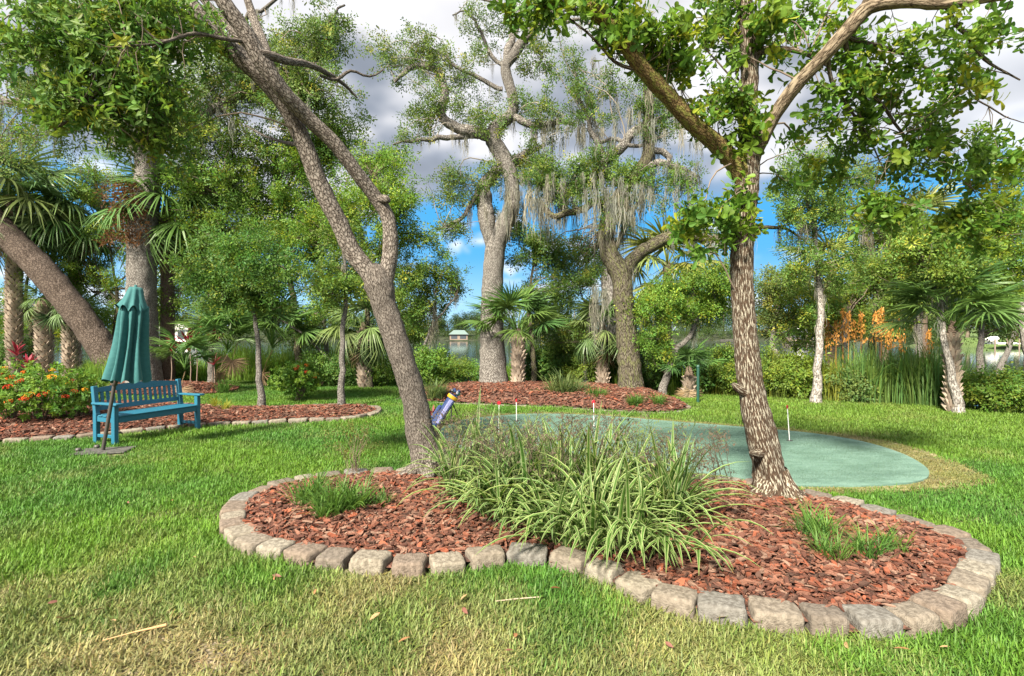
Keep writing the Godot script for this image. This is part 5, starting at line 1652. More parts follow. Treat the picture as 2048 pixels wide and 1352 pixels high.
func make_bed_plants() -> void:
	rng.seed = 1050
	SP.liriope = []
	for i in 5:
		var mb := MB.new()
		for j in 16:
			var g := rnd(0.7, 1.3)
			var k := Color(g, g, g) if rng.randf() > 0.1 else Color(3.0, 1.7, 0.9) * g
			blade(mb, Vector3(rnd(-0.03, 0.03), 0, rnd(-0.03, 0.03)), rnd(0, TAU), rnd(0.22, 0.4), rnd(0.007, 0.012), rnd(0.1, 0.75), rnd(0.5, 1.9), 5, k, 0.0, Color(0, 0, 0, 0), k * Color(2.2, 1.4, 1.0) if rng.randf() < 0.3 else Color(0, 0, 0, 0))
		SP.liriope.append(mb.build())
	var gl := Color(0.10, 0.205, 0.042)
	for q in [[622, 1008, 15, 1.0, 0.14, "tuft of green lily turf by the bed's rear stones"], [690, 1022, 20, 1.05, 0.16, "wide tuft of lily turf with yellowing tips in the middle of the mulch"], [648, 1035, 12, 0.8, 0.12, "small tuft of lily turf nearest the bed's rounded end"], [762, 1015, 6, 0.6, 0.08, "thin yellowing lily turf sprig beside the wide tuft"], [1632, 1078, 12, 0.85, 0.13, "loose lily turf tuft in the mulch below the twisted oak"], [1668, 1120, 9, 0.8, 0.1, "bright lily turf tuft drooping towards the front stones"], [1735, 1118, 8, 0.75, 0.1, "short lily turf tuft towards the bed's far end"], [1780, 1100, 5, 0.65, 0.09, "smallest lily turf sprig near the curved end stones"]]:
		var p := gp(q[0], q[1], 0.1)
		strap_plant("lily_turf", q[5], "lily turf", p - Vector3(0, 0.01, 0), SP.liriope, q[2], q[3], gl, q[4], "lily turf tufts in the front bed")
	for q in [[872, 796, 10, 1.3, "striped grass clump at the end of the far mulch bed", 1], [1125, 797, 16, 1.7, "largest spiky clump in the far mulch bed", 1], [1070, 797, 4, 0.7, "little green tuft between palm and the spiky clump", 0], [1195, 803, 14, 1.0, "dense green mound under the reddish palm", 0], [1268, 812, 9, 0.8, "grassy tuft at the dark oak's foot", 0], [1318, 812, 9, 0.8, "grassy tuft near the far mulch bed's tip", 0], [1160, 790, 9, 1.2, "dry pale clump behind the spiky clump", 1], [445, 782, 8, 0.9, "grassy tuft at the edge of the tree's mulch ring", 0]]:
		var p := gp(q[0], q[1], 0.08)
		strap_plant("grass_clump", q[4], "ornamental grass", p - Vector3(0, 0.02, 0), SP.liriope, q[2] * 2, q[3] * 1.25, Color(0.14, 0.2, 0.075) if q[5] == 1 else gl, 0.16 * q[3], "grass clumps in the far beds")
	# yellow-green bromeliads by the bench
	for q in [[425, 815, "yellow-green spider plant by the bench's armrest"], [452, 822, "bright yellow rosette in front of the mulch strip"]]:
		strap_plant("rosette_plant", q[2], "plant", gp(q[0], q[1], 0.06), SP.liriope, 5, 0.85, Color(0.30, 0.33, 0.05), 0.07, "yellow rosettes beside the bench")
	# cordylines: red rosettes on stems
	SP.cordyline = []
	for i in 3:
		var mb := MB.new()
		for j in 14:
			var g := rnd(0.6, 1.4)
			blade(mb, Vector3(0, 0.012 * j, 0), j * 2.4, rnd(0.36, 0.5), 0.075, 1.15 - 0.07 * j, rnd(0.3, 0.9), 5, Color(g, g * 0.9, g))
		SP.cordyline.append(mb.build())
	var n := 0
	for q in [[380, 776, 703, 1.0, "red cordyline rosette, closest behind the bench's armrest"], [393, 774, 690, 1.0, "tallest red cordyline among the palmettos"], [424, 772, 696, 0.9, "dark red cordyline right of the tallest one"], [428, 776, 730, 0.5, "brownish small cordyline under the dark red one"], [342, 773, 704, 0.7, "red cordyline half hidden beside the massive trunk"], [56, 757, 741, 0.9, "low red cordyline on the ground beside the booted palm"], [33, 752, 712, 0.8, "purple cordyline at the picture edge"], [866, 846, 838, 0.32, "red-stemmed croton tuft just behind the leaning trunk"]]:
		var p := gp(q[0], q[1])
		var c := at(q[0], q[2], -p.z)
		var t := thing("cordyline", q[4], "cordyline", p, "red cordylines")
		var mb := MB.new()
		mb.tube(PackedVector3Array([p - Vector3(0, 0.05, 0), p.lerp(c, 0.5) + Vector3(0.03, 0, 0), c]), PackedFloat32Array([0.018, 0.014, 0.012]), 6, Color(0.2, 0.15, 0.12))
		put("stem", mb.build(true), M.twig, t)
		put("leaf_rosette", SP.cordyline[n % 3], M.red_leaf, t, Transform3D(Basis(Vector3.UP, rnd(0, TAU)).scaled(Vector3.ONE * q[3] * 1.5), c))
		n += 1
	# ixora shrubs with flower heads
	SP.flower = []
	for i in 2:
		var mb := MB.new()
		for j in 34:
			var d := rdir()
			d.y = absf(d.y)
			var c := d * Vector3(0.055, 0.032, 0.055)
			var u := d.cross(Vector3(0.3, 0.5, 0.8)).normalized() * 0.013
			var w := d.cross(u).normalized() * 0.013
			mb.quad(c - u, c - w * 0.4 + d * 0.004, c + u, c + w * 0.4 + d * 0.004, grey(rnd(0.7, 1.2)))
			mb.quad(c - w, c - u * 0.4 + d * 0.006, c + w, c + u * 0.4 + d * 0.006, grey(rnd(0.7, 1.2)))
		SP.flower.append(mb.build())
	for q in [[78, 872, 1.65, 1.0, 420, "broad ixora shrub with orange and yellow flower heads left of the bench", 22], [152, 866, 0.9, 0.8, 150, "ixora with yellow flowers pressed against the bench's end", 8], [20, 868, 0.9, 1.05, 160, "ixora with scattered orange flowers cut by the picture edge", 8], [596, 824, 1.15, 0.9, 420, "rounded ixora bush with a few orange heads at the stone border", 6]]:
		var p := gp(q[0], q[1] - 22)
		p.y = 0.05
		var t := shrub("ixora_shrub", q[5], "shrub", p, q[2], q[3], q[4], SP.ixora, Color(0.125, 0.235, 0.036), 1.0, "ixora shrubs in the flower bed", 12, 0.12)
		for i in q[6]:
			var a := rnd(0.1, PI - 0.1)
			var e := rnd(-0.1, 1.2)
			var f := p + Vector3(cos(a) * cos(e) * q[2] * 0.5, q[3] * (0.52 + 0.5 * sin(e)), sin(a) * cos(e) * q[2] * 0.5)
			var o := put("flower_head", SP.flower[i % 2], M.flower_red if rng.randf() < 0.45 else (M.flower_yellow if rng.randf() < 0.6 else M.flower_orange), t, Transform3D(aim(Vector3(cos(a) * 0.4, 1, sin(a) * 0.4)).scaled(Vector3.ONE * rnd(0.85, 1.35)), f))
			o.name = o.name
	# a wispy weed in the front bed and one behind the leaning trunk
	for q in [[706, 958, 0.5, 0.6, 110, "wispy reddish weed standing at the rear stones of the front bed"], [905, 925, 0.5, 0.5, 110, "thin brownish weed between the leaning trunk and the flax lily"]]:
		shrub("wispy_weed", q[5], "weed", gp(q[0], q[1]) + Vector3(0, 0.05, 0), q[2], q[3], q[4], SP.tiny, Color(0.14, 0.15, 0.05), 0.9, "", 14, 0.15, 0.25)

func make_bank() -> void:
	rng.seed = 1060
	# shrubs along the lawn's far edge: [px, base py, width m, height m, colour 0..3]
	var hues := [Color(0.125, 0.235, 0.04), Color(0.09, 0.18, 0.04), Color(0.17, 0.255, 0.042), Color(0.135, 0.205, 0.06)]
	var looks := ["light green", "dark green", "yellow-green", "grey-green"]
	var forms := ["low rounded", "tall loose", "spreading", "dense"]
	var places := {640: "past the ixora", 700: "behind the flower bed's tip", 770: "behind the leaning oak's fork", 855: "beside the slanting sapling", 900: "in the water gap by the tall live oak", 940: "at the tall live oak's foot", 1085: "right of the cabbage palm", 1130: "behind the largest spiky clump", 1165: "left of the reddish palm", 1235: "between the reddish palm and the dark oak", 1300: "right of the dark oak's foot", 1345: "behind the dwarf palmetto", 1430: "right of the green post", 1465: "just left of the twisted oak's trunk", 1555: "just right of the twisted oak's trunk", 1600: "left of the slim mossy trunk", 1700: "at the cattails' edge", 1960: "right of the broad palmetto", 2010: "by the picture edge beside the jetty", 2045: "cut by the picture edge", 1990: "lowest in front of the jetty", 170: "under the leaning trunk", 20: "at the lawn's far corner", 240: "behind the umbrella", 340: "right of the massive trunk", 1500: "hidden partly by the twisted oak"}
	var rows := [[640, 776, 1.6, 0.9, 1], [700, 776, 1.5, 0.8, 1], [770, 776, 1.5, 0.9, 0], [855, 778, 1.6, 1.1, 0], [900, 776, 1.4, 0.9, 2], [940, 776, 1.6, 0.7, 0], [1085, 777, 1.3, 1.3, 1], [1130, 777, 1.5, 1.6, 1], [1165, 780, 1.3, 1.2, 2], [1235, 780, 1.4, 1.5, 1], [1300, 788, 1.4, 1.5, 1], [1345, 787, 1.3, 1.3, 0], [1430, 792, 1.2, 1.2, 1], [1465, 795, 1.2, 1.3, 2], [1555, 797, 1.3, 1.2, 2], [1600, 799, 1.2, 1.1, 2], [1700, 806, 1.1, 0.7, 3], [1960, 822, 1.2, 0.7, 2], [2010, 825, 1.2, 0.75, 1], [2045, 830, 1.0, 0.8, 2], [1990, 828, 0.9, 0.7, 0], [170, 745, 2.0, 1.2, 0], [20, 750, 2.2, 1.9, 1], [240, 752, 2.0, 1.3, 1], [340, 768, 1.4, 1.2, 0], [1500, 795, 1.2, 1.2, 1]]
	for i in rows.size():
		var q: Array = rows[i]
		var p := gp(q[0], q[1] - 4)
		p.y = ground_y(p.x, p.z)
		shrub("bank_shrub", "%s %s shrub %s" % [forms[i % 4], looks[q[4]], places[q[0]]], "shrub", p, q[2], q[3], int(210 * q[2] * q[3]), SP.dense if i % 3 else SP.broad, hues[q[4]], 0.75, "shrubs along the bank", 6, 0.05)
	# reeds and cattails in one mass along the water
	var reed := []
	for i in 4:
		var mb := MB.new()
		for j in 16:
			var g := rnd(0.6, 1.35)
			var k := Color(g, g, g) if rng.randf() > 0.16 else Color(2.3, 1.35, 1.2) * g
			blade(mb, Vector3(rnd(-0.22, 0.22), 0, rnd(-0.22, 0.22)), rnd(0, TAU), rnd(0.9, 1.7), rnd(0.016, 0.028), rnd(0.02, 0.22), rnd(0.1, 1.0) if rng.randf() < 0.7 else rnd(1.2, 2.6), 5, k, 0.0, Color(0, 0, 0, 0), k * Color(1.6, 1.2, 0.9))
		reed.append(mb.build())
	var t := Node3D.new()
	t.name = "reeds"
	add_child(t)
	t.set_meta("kind", "stuff")
	t.set_meta("label", "tall green reeds and cattails standing along the water")
	var sets := []
	for i in 4:
		sets.append([[] as Array[Transform3D], PackedColorArray()])
	for i in 3400:
		var x := rnd(-17.0, 17.0)
		var bd := bank_depth(x)
		var depth := bd + rnd(0.35, 4.5)
		var px := 1024.0 + x / depth * FOC
		var n := patchy.get_noise_2d(x * 0.8 + 60.0, depth * 0.8)
		var h := 0.62 + 0.35 * n
		if px > 1690 and px < 1890:
			h = 1.12 + 0.25 * n
		elif px > 850 and px < 985:
			h *= 0.62
			if rng.randf() < 0.35:
				continue
		elif px > 1930:
			continue
		elif px > 1400:
			h = 0.85 + 0.3 * n
		elif px > 430 and px < 760:
			h = 0.95 + 0.3 * n
		var k := Color(0.18, 0.31, 0.05)
		if px > 1400:
			k = Color(0.13, 0.235, 0.06) if px > 1690 else Color(0.23, 0.28, 0.05)
		var s: Array = sets[i % 4]
		s[0].append(Transform3D(Basis(Vector3.UP, rnd(0, TAU)).scaled(Vector3(1, 1, 1) * h * rnd(0.8, 1.15)), Vector3(x, ground_y(x, -depth) - 0.05, -depth)))
		s[1].push_back(tinted(k, 0.2, 0.14))
	for i in 4:
		multi("reed_blades", reed[i], M.leaf, sets[i][0], sets[i][1], t)
	# rusty flower plumes over the cattails
	var plume := MB.new()
	for j in 90:
		var y := rnd(0.0, 0.55)
		var a := rnd(0, TAU)
		var r := rnd(0.02, 0.15) * (1.0 - y * 1.2)
		var c := Vector3(cos(a) * r, y, sin(a) * r)
		plume.quad(c, c + rdir() * 0.035, c + Vector3(0, 0.05, 0) + rdir() * 0.02, c + rdir() * 0.035, grey(rnd(0.6, 1.3)))
	plume.tube(PackedVector3Array([Vector3(0, -1.1, 0), Vector3(0, 0, 0), Vector3(0, 0.5, 0)]), PackedFloat32Array([0.012, 0.01, 0.005]), 4, grey(0.6), null, 0, 0, 0, 0, 0.6, false)
	var pm := plume.build()
	var spots := [[1652, 700, "small rusty plume touching the slim mossy trunk"], [1672, 690, "rusty plume next to the slim mossy trunk, just past the small one"], [1686, 684, "rusty plume at the start of the thick row"], [1697, 682, "second rusty plume in the thick row"], [1708, 684, "third rusty plume in the thick row"], [1722, 686, "last rusty plume of the thick row, before the gap"], [1752, 684, "rusty plume just after the gap in the row"], [1763, 672, "tallest rusty plume"], [1772, 690, "rusty plume leaning on the tallest one"], [1782, 700, "lower rusty plume past the tallest one"], [1800, 706, "faint rusty plume beside the palm fronds"], [1858, 718, "lone rusty plume under the palm fronds"]]
	for q in spots:
		var p := at(q[0], q[1], 14.2 + rnd(-0.6, 0.6))
		var o := put("flower_plume", pm, M.rust, self, Transform3D(Basis(Vector3.UP, rnd(0, TAU)).scaled(Vector3(1, 1.35, 1) * rnd(0.8, 1.25)), p))
		tag(o, "%s above the cattails" % q[2], "flower plume", "rusty plumes over the cattails")
	# leaves that fell on the lawn
	var leaf := MB.new()
	leaf_at(leaf, Vector3.ZERO, Vector3(1, 0, 0), Vector3(0, 0.9, 0.44), 0.085, 0.034, "lance", Color.WHITE)
	var lm := leaf.build()
	var looks2 := [["pale tan", Color(0.30, 0.19, 0.09)], ["reddish brown", Color(0.12, 0.045, 0.03)], ["orange brown", Color(0.22, 0.10, 0.04)]]
	var li := 0
	for q in [[97, 1210], [95, 1221], [127, 1251], [150, 1245], [235, 1208], [29, 1157], [391, 1127], [545, 1163], [549, 1165], [935, 1202], [925, 1230], [1030, 1291], [1455, 1250], [1285, 1198], [632, 1192], [231, 1257], [255, 1012], [1820, 1316], [1690, 1300], [1010, 1318], [820, 1290], [210, 1232], [1330, 1300], [1120, 1190], [760, 1240], [580, 1310], [345, 1010], [1900, 1310]]:
		var p := gp(q[0], q[1])
		p.y = 0.045
		var k: Array = looks2[li % 3]
		tag(put("fallen_leaf", lm, paint(k[1].r, k[1].g, k[1].b, 0.7), self, Transform3D(Basis(Vector3.UP, rnd(0, TAU)) * Basis(Vector3.RIGHT, rnd(-0.5, 0.5)) * Basis.from_scale(Vector3.ONE * rnd(0.5, 0.9)), p)), "%s dry oak leaf lying on the lawn" % k[0], "fallen leaf", "%s leaves fallen on the lawn" % k[0])
		li += 1
	var mb := MB.new()
	var a := gp(205, 1292)
	var e := gp(332, 1262)
	mb.tube(PackedVector3Array([a + Vector3(0, 0.03, 0), a.lerp(e, 0.5) + Vector3(0, 0.04, 0.01), e + Vector3(0, 0.035, 0)]), PackedFloat32Array([0.003, 0.004, 0.009]), 6, Color(0.42, 0.27, 0.13))
	tag(put("dry_stalk", mb.build(true), M.twig, self), "long dry straw-coloured leaf stalk lying on the worn lawn", "stalk")
	mb = MB.new()
	a = gp(990, 1212)
	e = gp(1078, 1205)
	mb.tube(PackedVector3Array([a + Vector3(0, 0.03, 0), a.lerp(e, 0.5) + Vector3(0, 0.04, 0.01), e + Vector3(0, 0.035, 0)]), PackedFloat32Array([0.003, 0.004, 0.004]), 6, Color(0.32, 0.26, 0.19))
	tag(put("dry_stalk", mb.build(true), M.twig, self), "short grey twig on the lawn below the flax lily", "stalk")

# ---------------------------------------------------------------- across the lake
func make_far_shore() -> void:
	rng.seed = 1070
	var looks := ["round", "spreading", "tall", "low", "ragged"]
	var hues := ["dark green", "olive", "mid green", "light green"]
	var cols := [Color(0.04, 0.075, 0.025), Color(0.075, 0.095, 0.035), Color(0.05, 0.10, 0.03), Color(0.075, 0.12, 0.035)]
	var px := -60.0
	var i := 0
	while px < 2160.0:
		var x0 := (px - 1024.0) / FOC
		var d := far_shore(x0, 1.0) + rnd(10, 26)
		var h := rnd(8.0, 15.0)
		var w := rnd(9.0, 16.0) * (0.75 if d < 130.0 else 1.0)
		if px > 850 and px < 960:
			h *= 0.72
		if d < 130.0:
			h *= 0.7
		var p := Vector3(x0 * d, 0, -d)
		p.y = ground_y(p.x, p.z)
		var t := start_tree("far_tree", "%s %s tree on the far shore across the lake, %s" % [looks[i % 5], hues[(i * 7 / 3) % 4], shore_place(px)], "tree", p, "trees on the far shore")
		var mb := MB.new()
		mb.tube(PackedVector3Array([p - Vector3(0, 0.5, 0), p + Vector3(0.2, h * 0.4, 0), p + Vector3(0, h * 0.8, 0)]), PackedFloat32Array([0.4, 0.3, 0.1]), 6, Color(0.16, 0.13, 0.1))
		put("trunk", mb.build(true), M.twig, t)
		var xf: Array[Transform3D] = []
		var tint := PackedColorArray()
		var col: Color = cols[(i * 7 / 3) % 4]
		var tries := 0
		while xf.size() < 230 and tries < 900:
			tries += 1
			var q := rdir() * pow(rng.randf(), 0.35)
			var v := Vector3(q.x * w * 0.5, h * (0.54 + 0.46 * q.y), q.z * w * 0.4)
			if patchy.get_noise_3dv((v + p) * 0.22) < -0.08:
				continue
			xf.append(Transform3D(aim(rdir() + Vector3(q.x, 0.8, q.z), rnd(0, TAU)).scaled(Vector3.ONE * rnd(4.0, 7.5)), p + v))
			tint.push_back(tinted(col, 0.25, 0.12))
		multi("crown", SP.dense[i % 2], M.leaf, xf, tint, t)
		px += w / d * FOC * rnd(0.42, 0.6)
		i += 1
	# low scrub that closes the far bank
	var sx: Array[Transform3D] = []
	var sc := PackedColorArray()
	for k in 6000:
		var x0 := rnd(-1.1, 1.1)
		var d := far_shore(x0, 1.0) + rnd(-1.0, 14.0)
		var p := Vector3(x0 * d, 0, -d)
		if x0 > 0.84 and rng.randf() < 0.93:
			continue
		p.y = ground_y(p.x, p.z) + rnd(0.0, 3.0)
		sx.append(Transform3D(aim(rdir() + Vector3.UP, rnd(0, TAU)).scaled(Vector3.ONE * rnd(3.5, 6.5)), p))
		sc.push_back(tinted(Color(0.06, 0.105, 0.03), 0.3, 0.15))
	multi("shoreline_undergrowth", SP.dense[0], M.leaf, sx, sc, self)
	# houses and jetties
	house("lake_house", "white lakeside house with tall screened windows, seen beside the massive trunk", at(360, 672, 150.0), 11.0, 5.0, 3.4, M.white, M.roof, 0.15, 4)
	house("chimney_house", "dark-roofed lake house with a big white chimney, left of the slim mossy trunk", at(1596, 668, 165.0), 7.0, 6.0, 2.4, M.wood, M.slate, -0.1, 3, true)
	house("boathouse", "small open boathouse with a pale green roof across the water", at(918, 674, 195.0), 6.5, 5.0, 2.0, M.wood, M.tin, 0.05, 2)
	var b := at(2014, 682, 92.0)
	b.y = WATER + 0.9
	var t := thing("jetty", "white jetty with a moored hull under the far lawn", "jetty", b)
	var mb := MB.new()
	mb.box(Transform3D(Basis.IDENTITY, b), Vector3(6.0, 0.3, 2.5), 0.05)
	put("deck", mb.build(), M.white, t)
	for k in 4:
		mb = MB.new()
		mb.tube(PackedVector3Array([b + Vector3(-3.2 + k * 2.1, -2.4, 1.2), b + Vector3(-3.2 + k * 2.1, 0.8, 1.2)]), PackedFloat32Array([0.12, 0.12]), 8)
		put("pile", mb.build(true), M.wood, t)
	mb = MB.new()
	mb.box(Transform3D(Basis(Vector3.BACK, 0.2), b + Vector3(-2.6, 0.7, 0)), Vector3(1.6, 0.9, 1.6), 0.3)
	put("hull", mb.build(), M.white, t)
	# a long low sea wall on the far bank behind the leaning bushy tree
	b = at(1470, 680, 160.0)
	b.y = WATER + 0.5
	mb = MB.new()
	mb.box(Transform3D.IDENTITY, Vector3(9, 0.8, 0.8), 0.05)
	tag(put("sea_wall", mb.build(), M.slab, self, Transform3D(Basis.IDENTITY, b)), "low pale sea wall along the far bank past the leaning bushy tree", "wall")

func shore_place(px: float) -> String:   # what it is seen beside
	var marks := [[0, "past the booted palm trunks"], [200, "behind the umbrella"], [360, "by the white screened house"], [470, "over the tall palmetto"], [560, "behind the small round tree"], [660, "behind the thin bare-stemmed tree"], [780, "behind the leaning oak"], [880, "left of the boathouse"], [940, "at the boathouse"], [1040, "behind the young cabbage palm"], [1150, "over the reddish palm"], [1250, "behind the dark forked oak"], [1350, "behind the leaning bushy tree"], [1450, "at the sea wall"], [1530, "behind the twisted oak"], [1590, "by the big chimney"], [1650, "behind the slim mossy trunk"], [1730, "over the rusty plumes"], [1820, "above the cattails"], [1900, "behind the broad palmetto"], [1990, "over the white jetty"], [2060, "at the picture edge"]]
	var best: String = marks[0][1]
	for m in marks:
		if absf(px - m[0]) < 60.0:
			best = m[1]
	return best

func house(called: String, label: String, where: Vector3, w: float, dp: float, h: float, wall: Material, roof: Material, turn: float, windows: int, chimney := false) -> void:
	where.y = maxf(ground_y(where.x, where.z), WATER + 0.4)
	var t := thing(called, label, "house", where)
	t.set_meta("own_axes", true)
	t.rotation.y = turn
	var mb := MB.new()
	mb.box(Transform3D(Basis.IDENTITY, Vector3(0, h * 0.5, 0)), Vector3(w, h, dp))
	put("wall", mb.build(), wall, t)
	mb = MB.new()
	var e := [Vector3(-w * 0.56, h, dp * 0.62), Vector3(w * 0.56, h, dp * 0.62), Vector3(w * 0.56, h, -dp * 0.62), Vector3(-w * 0.56, h, -dp * 0.62), Vector3(-w * 0.3, h + dp * 0.32, 0), Vector3(w * 0.3, h + dp * 0.32, 0)]
	mb.quad(e[0], e[4], e[5], e[1])
	mb.quad(e[2], e[5], e[4], e[3])
	mb.tri(e[1], e[5], e[2])
	mb.tri(e[3], e[4], e[0])
	mb.quad(e[0], e[1], e[2], e[3])
	var r := put("roof", mb.build(), roof, t)
	for i in windows:
		mb = MB.new()
		mb.box(Transform3D(Basis.IDENTITY, Vector3((i - (windows - 1) * 0.5) * w / windows, h * 0.52, dp * 0.5 + 0.02)), Vector3(w / windows * 0.7, h * 0.66, 0.08))
		put("window", mb.build(), M.glass, t)
	if chimney:
		mb = MB.new()
		mb.box(Transform3D(Basis.IDENTITY, Vector3(0.4, h + 2.2, 0.4)), Vector3(2.0, 4.4, 1.2), 0.05)
		put("chimney", mb.build(), M.white, r)
		mb = MB.new()
		mb.box(Transform3D(Basis.IDENTITY, Vector3(0.4, h + 4.5, 0.4)), Vector3(2.3, 0.25, 1.5), 0.05)
		put("chimney_cap", mb.build(), M.white, r)

func make_materials() -> void:
	var S := func(v: float, w := 0.0) -> Color: return Color(v + w, v, v - w)
	M.oak = bark(1, Color(0.16, 0.135, 0.115), Color(0.44, 0.40, 0.36), Color(0.60, 0.565, 0.52), 0.037, 1.8, 0.42)
	M.oakbig = bark(2, Color(0.15, 0.12, 0.10), Color(0.34, 0.29, 0.25), Color(0.50, 0.445, 0.40), 0.03, 3.0, 0.5)
	M.greybark = bark(3, Color(0.24, 0.22, 0.2), Color(0.47, 0.44, 0.41), Color(0.66, 0.64, 0.60), 0.03, 2.5, 0.6)
	M.darkbark = blotch(bark(4, Color(0.13, 0.115, 0.09), Color(0.32, 0.29, 0.235), Color(0.50, 0.47, 0.40), 0.03, 3.0, 0.4), Color(0.40, 0.42, 0.26), 91, 0.52, 0.012, 0.55)
	M.brown = blotch(bark(5, Color(0.27, 0.215, 0.17), Color(0.35, 0.285, 0.225), Color(0.405, 0.335, 0.27), 0.05, 1.2, 0.3), Color(0.66, 0.64, 0.58), 92, 0.55, 0.03, 0.8)
	M.mosslimb = blotch(bark(6, Color(0.22, 0.17, 0.10), Color(0.42, 0.34, 0.21), Color(0.53, 0.45, 0.29), 0.045, 1.4, 0.4), Color(0.44, 0.46, 0.22), 93, 0.5, 0.015, 0.6)
	M.palelimb = bark(7, Color(0.24, 0.20, 0.15), Color(0.48, 0.42, 0.34), Color(0.64, 0.58, 0.48), 0.02, 1.6, 0.3)
	M.palebark = blotch(bark(8, Color(0.3, 0.27, 0.24), Color(0.52, 0.49, 0.45), Color(0.70, 0.67, 0.63), 0.025, 1.8, 0.5), Color(0.70, 0.69, 0.66), 94, 0.5, 0.012, 0.8)
	M.palmbark = bark(9, Color(0.2, 0.15, 0.12), Color(0.42, 0.35, 0.29), Color(0.56, 0.49, 0.42), 0.02, 2.0, 1.6)
	M.leaf = leafy(0.95)
	M.grass = leafy(0.6, 0.55)
	M.moss = leafy(0.5, 0.95)
	M.twig = leafy(0.0, 0.9)
	M.boot = leafy(0.0, 0.85)
	M.red_leaf = leafy(0.5, 0.45)
	M.red_leaf.albedo_color = lin(0.22, 0.022, 0.04)
	M.chip = leafy(0.0, 0.8)
	M.chip.heightmap_enabled = true
	M.chip.heightmap_scale = 0.5
	M.chip.heightmap_texture = noise_tex(noise(FastNoiseLite.TYPE_SIMPLEX_SMOOTH, 0.02, 70, 5), [[0.2, grey(0)], [0.8, grey(1)]])
	M.chip.uv1_triplanar = true
	M.chip.uv1_world_triplanar = true
	M.chip.uv1_scale = Vector3(4, 4, 4)
	M.soil = mottled(20, Color(0.62, 0.62, 0.6), Color(0.85, 0.84, 0.8), Color(1, 1, 1), 0.7, 1.5)
	M.soil.vertex_color_use_as_albedo = true
	M.mulch = mottled(21, lin(0.05, 0.026, 0.018), lin(0.10, 0.042, 0.027), lin(0.16, 0.07, 0.045), 1.2, 2.0)
	M.stone_base = mottled(22, Color(0.70, 0.68, 0.65), Color(0.86, 0.85, 0.83), Color(0.98, 0.97, 0.95), 2.2, 0.4, 0.02)
	blotch(M.stone_base, Color(0.27, 0.25, 0.23), 95, 0.66, 0.03, 0.4)
	M.turf = mottled(23, lin(0.07, 0.135, 0.105), lin(0.09, 0.165, 0.13), lin(0.105, 0.185, 0.148), 0.16, 0.0, 0.012)
	M.turf.heightmap_enabled = true
	M.turf.heightmap_scale = 0.25
	M.turf.heightmap_texture = noise_tex(noise(FastNoiseLite.TYPE_SIMPLEX_SMOOTH, 0.2, 71, 3), [[0.2, grey(0)], [0.8, grey(1)]])
	M.turf.uv1_scale = Vector3(0.34, 0.34, 0.9)
	M.fringe = mottled(24, lin(0.13, 0.14, 0.05), lin(0.19, 0.17, 0.08), lin(0.26, 0.22, 0.13), 0.8)
	M.water = paint(0.03, 0.045, 0.035, 0.06)
	M.water.normal_enabled = true
	var wn := NoiseTexture2D.new()
	wn.seamless = true
	wn.as_normal_map = true
	wn.bump_strength = 1.2
	wn.noise = noise(FastNoiseLite.TYPE_SIMPLEX_SMOOTH, 0.02, 72, 3)
	M.water.normal_texture = wn
	M.water.normal_scale = 0.12
	M.water.uv1_triplanar = true
	M.water.uv1_world_triplanar = true
	M.water.uv1_scale = Vector3(0.12, 0.12, 0.35)
	M.teal = paint(0.010, 0.10, 0.155, 0.5)
	M.teal.heightmap_enabled = true
	M.teal.heightmap_scale = 0.06
	M.teal.heightmap_texture = M.turf.heightmap_texture
	M.teal.uv1_triplanar = true
	M.teal.uv1_scale = Vector3(1.5, 6, 6)
	blotch(M.teal, Color(0.10, 0.37, 0.49), 96, 0.45, 0.02, 0.4)
	blotch(M.turf, Color(0.26, 0.38, 0.33), 97, 0.55, 0.03, 0.3)
	M.cloth = paint(0.011, 0.085, 0.088, 0.85)
	M.cloth.uv1_triplanar = true
	M.cloth.uv1_scale = Vector3(2, 2, 2)
	blotch(M.cloth, Color(0.17, 0.38, 0.38), 98, 0.5, 0.012, 0.45)
	M.cloth.rim_enabled = true
	M.cloth.rim = 0.3
	M.iron = paint(0.045, 0.04, 0.035, 0.5)
	M.slab = mottled(25, lin(0.035, 0.035, 0.03), lin(0.05, 0.05, 0.044), lin(0.075, 0.072, 0.065), 1.5, 0.6)
	M.white = paint(0.72, 0.72, 0.69, 0.5)
	M.dark = paint(0.02, 0.02, 0.022, 0.6)
	M.red = paint(0.42, 0.012, 0.025, 0.5)
	M.navy = paint(0.02, 0.045, 0.15, 0.6)
	M.lavender = paint(0.27, 0.28, 0.52, 0.6)
	M.yellow = paint(0.65, 0.36, 0.015, 0.5)
	M.cover_green = paint(0.02, 0.17, 0.09, 0.6)
	M.steel = paint(0.32, 0.33, 0.35, 0.3)
	M.steel.metallic = 0.8
	M.post = paint(0.008, 0.05, 0.035, 0.5)
	M.flower_red = leafy(0.3)
	M.flower_red.albedo_color = lin(0.62, 0.07, 0.03)
	M.flower_orange = leafy(0.3)
	M.flower_orange.albedo_color = lin(0.72, 0.20, 0.025)
	M.flower_yellow = leafy(0.3)
	M.flower_yellow.albedo_color = lin(0.75, 0.38, 0.03)
	M.rust = leafy(0.3)
	M.rust.albedo_color = lin(0.46, 0.22, 0.05)
	M.roof = paint(0.3, 0.29, 0.28, 0.8)
	M.slate = paint(0.06, 0.065, 0.08, 0.7)
	M.tin = paint(0.11, 0.16, 0.15, 0.6)
	M.wood = paint(0.18, 0.14, 0.11, 0.8)
	M.glass = paint(0.05, 0.06, 0.07, 0.1)

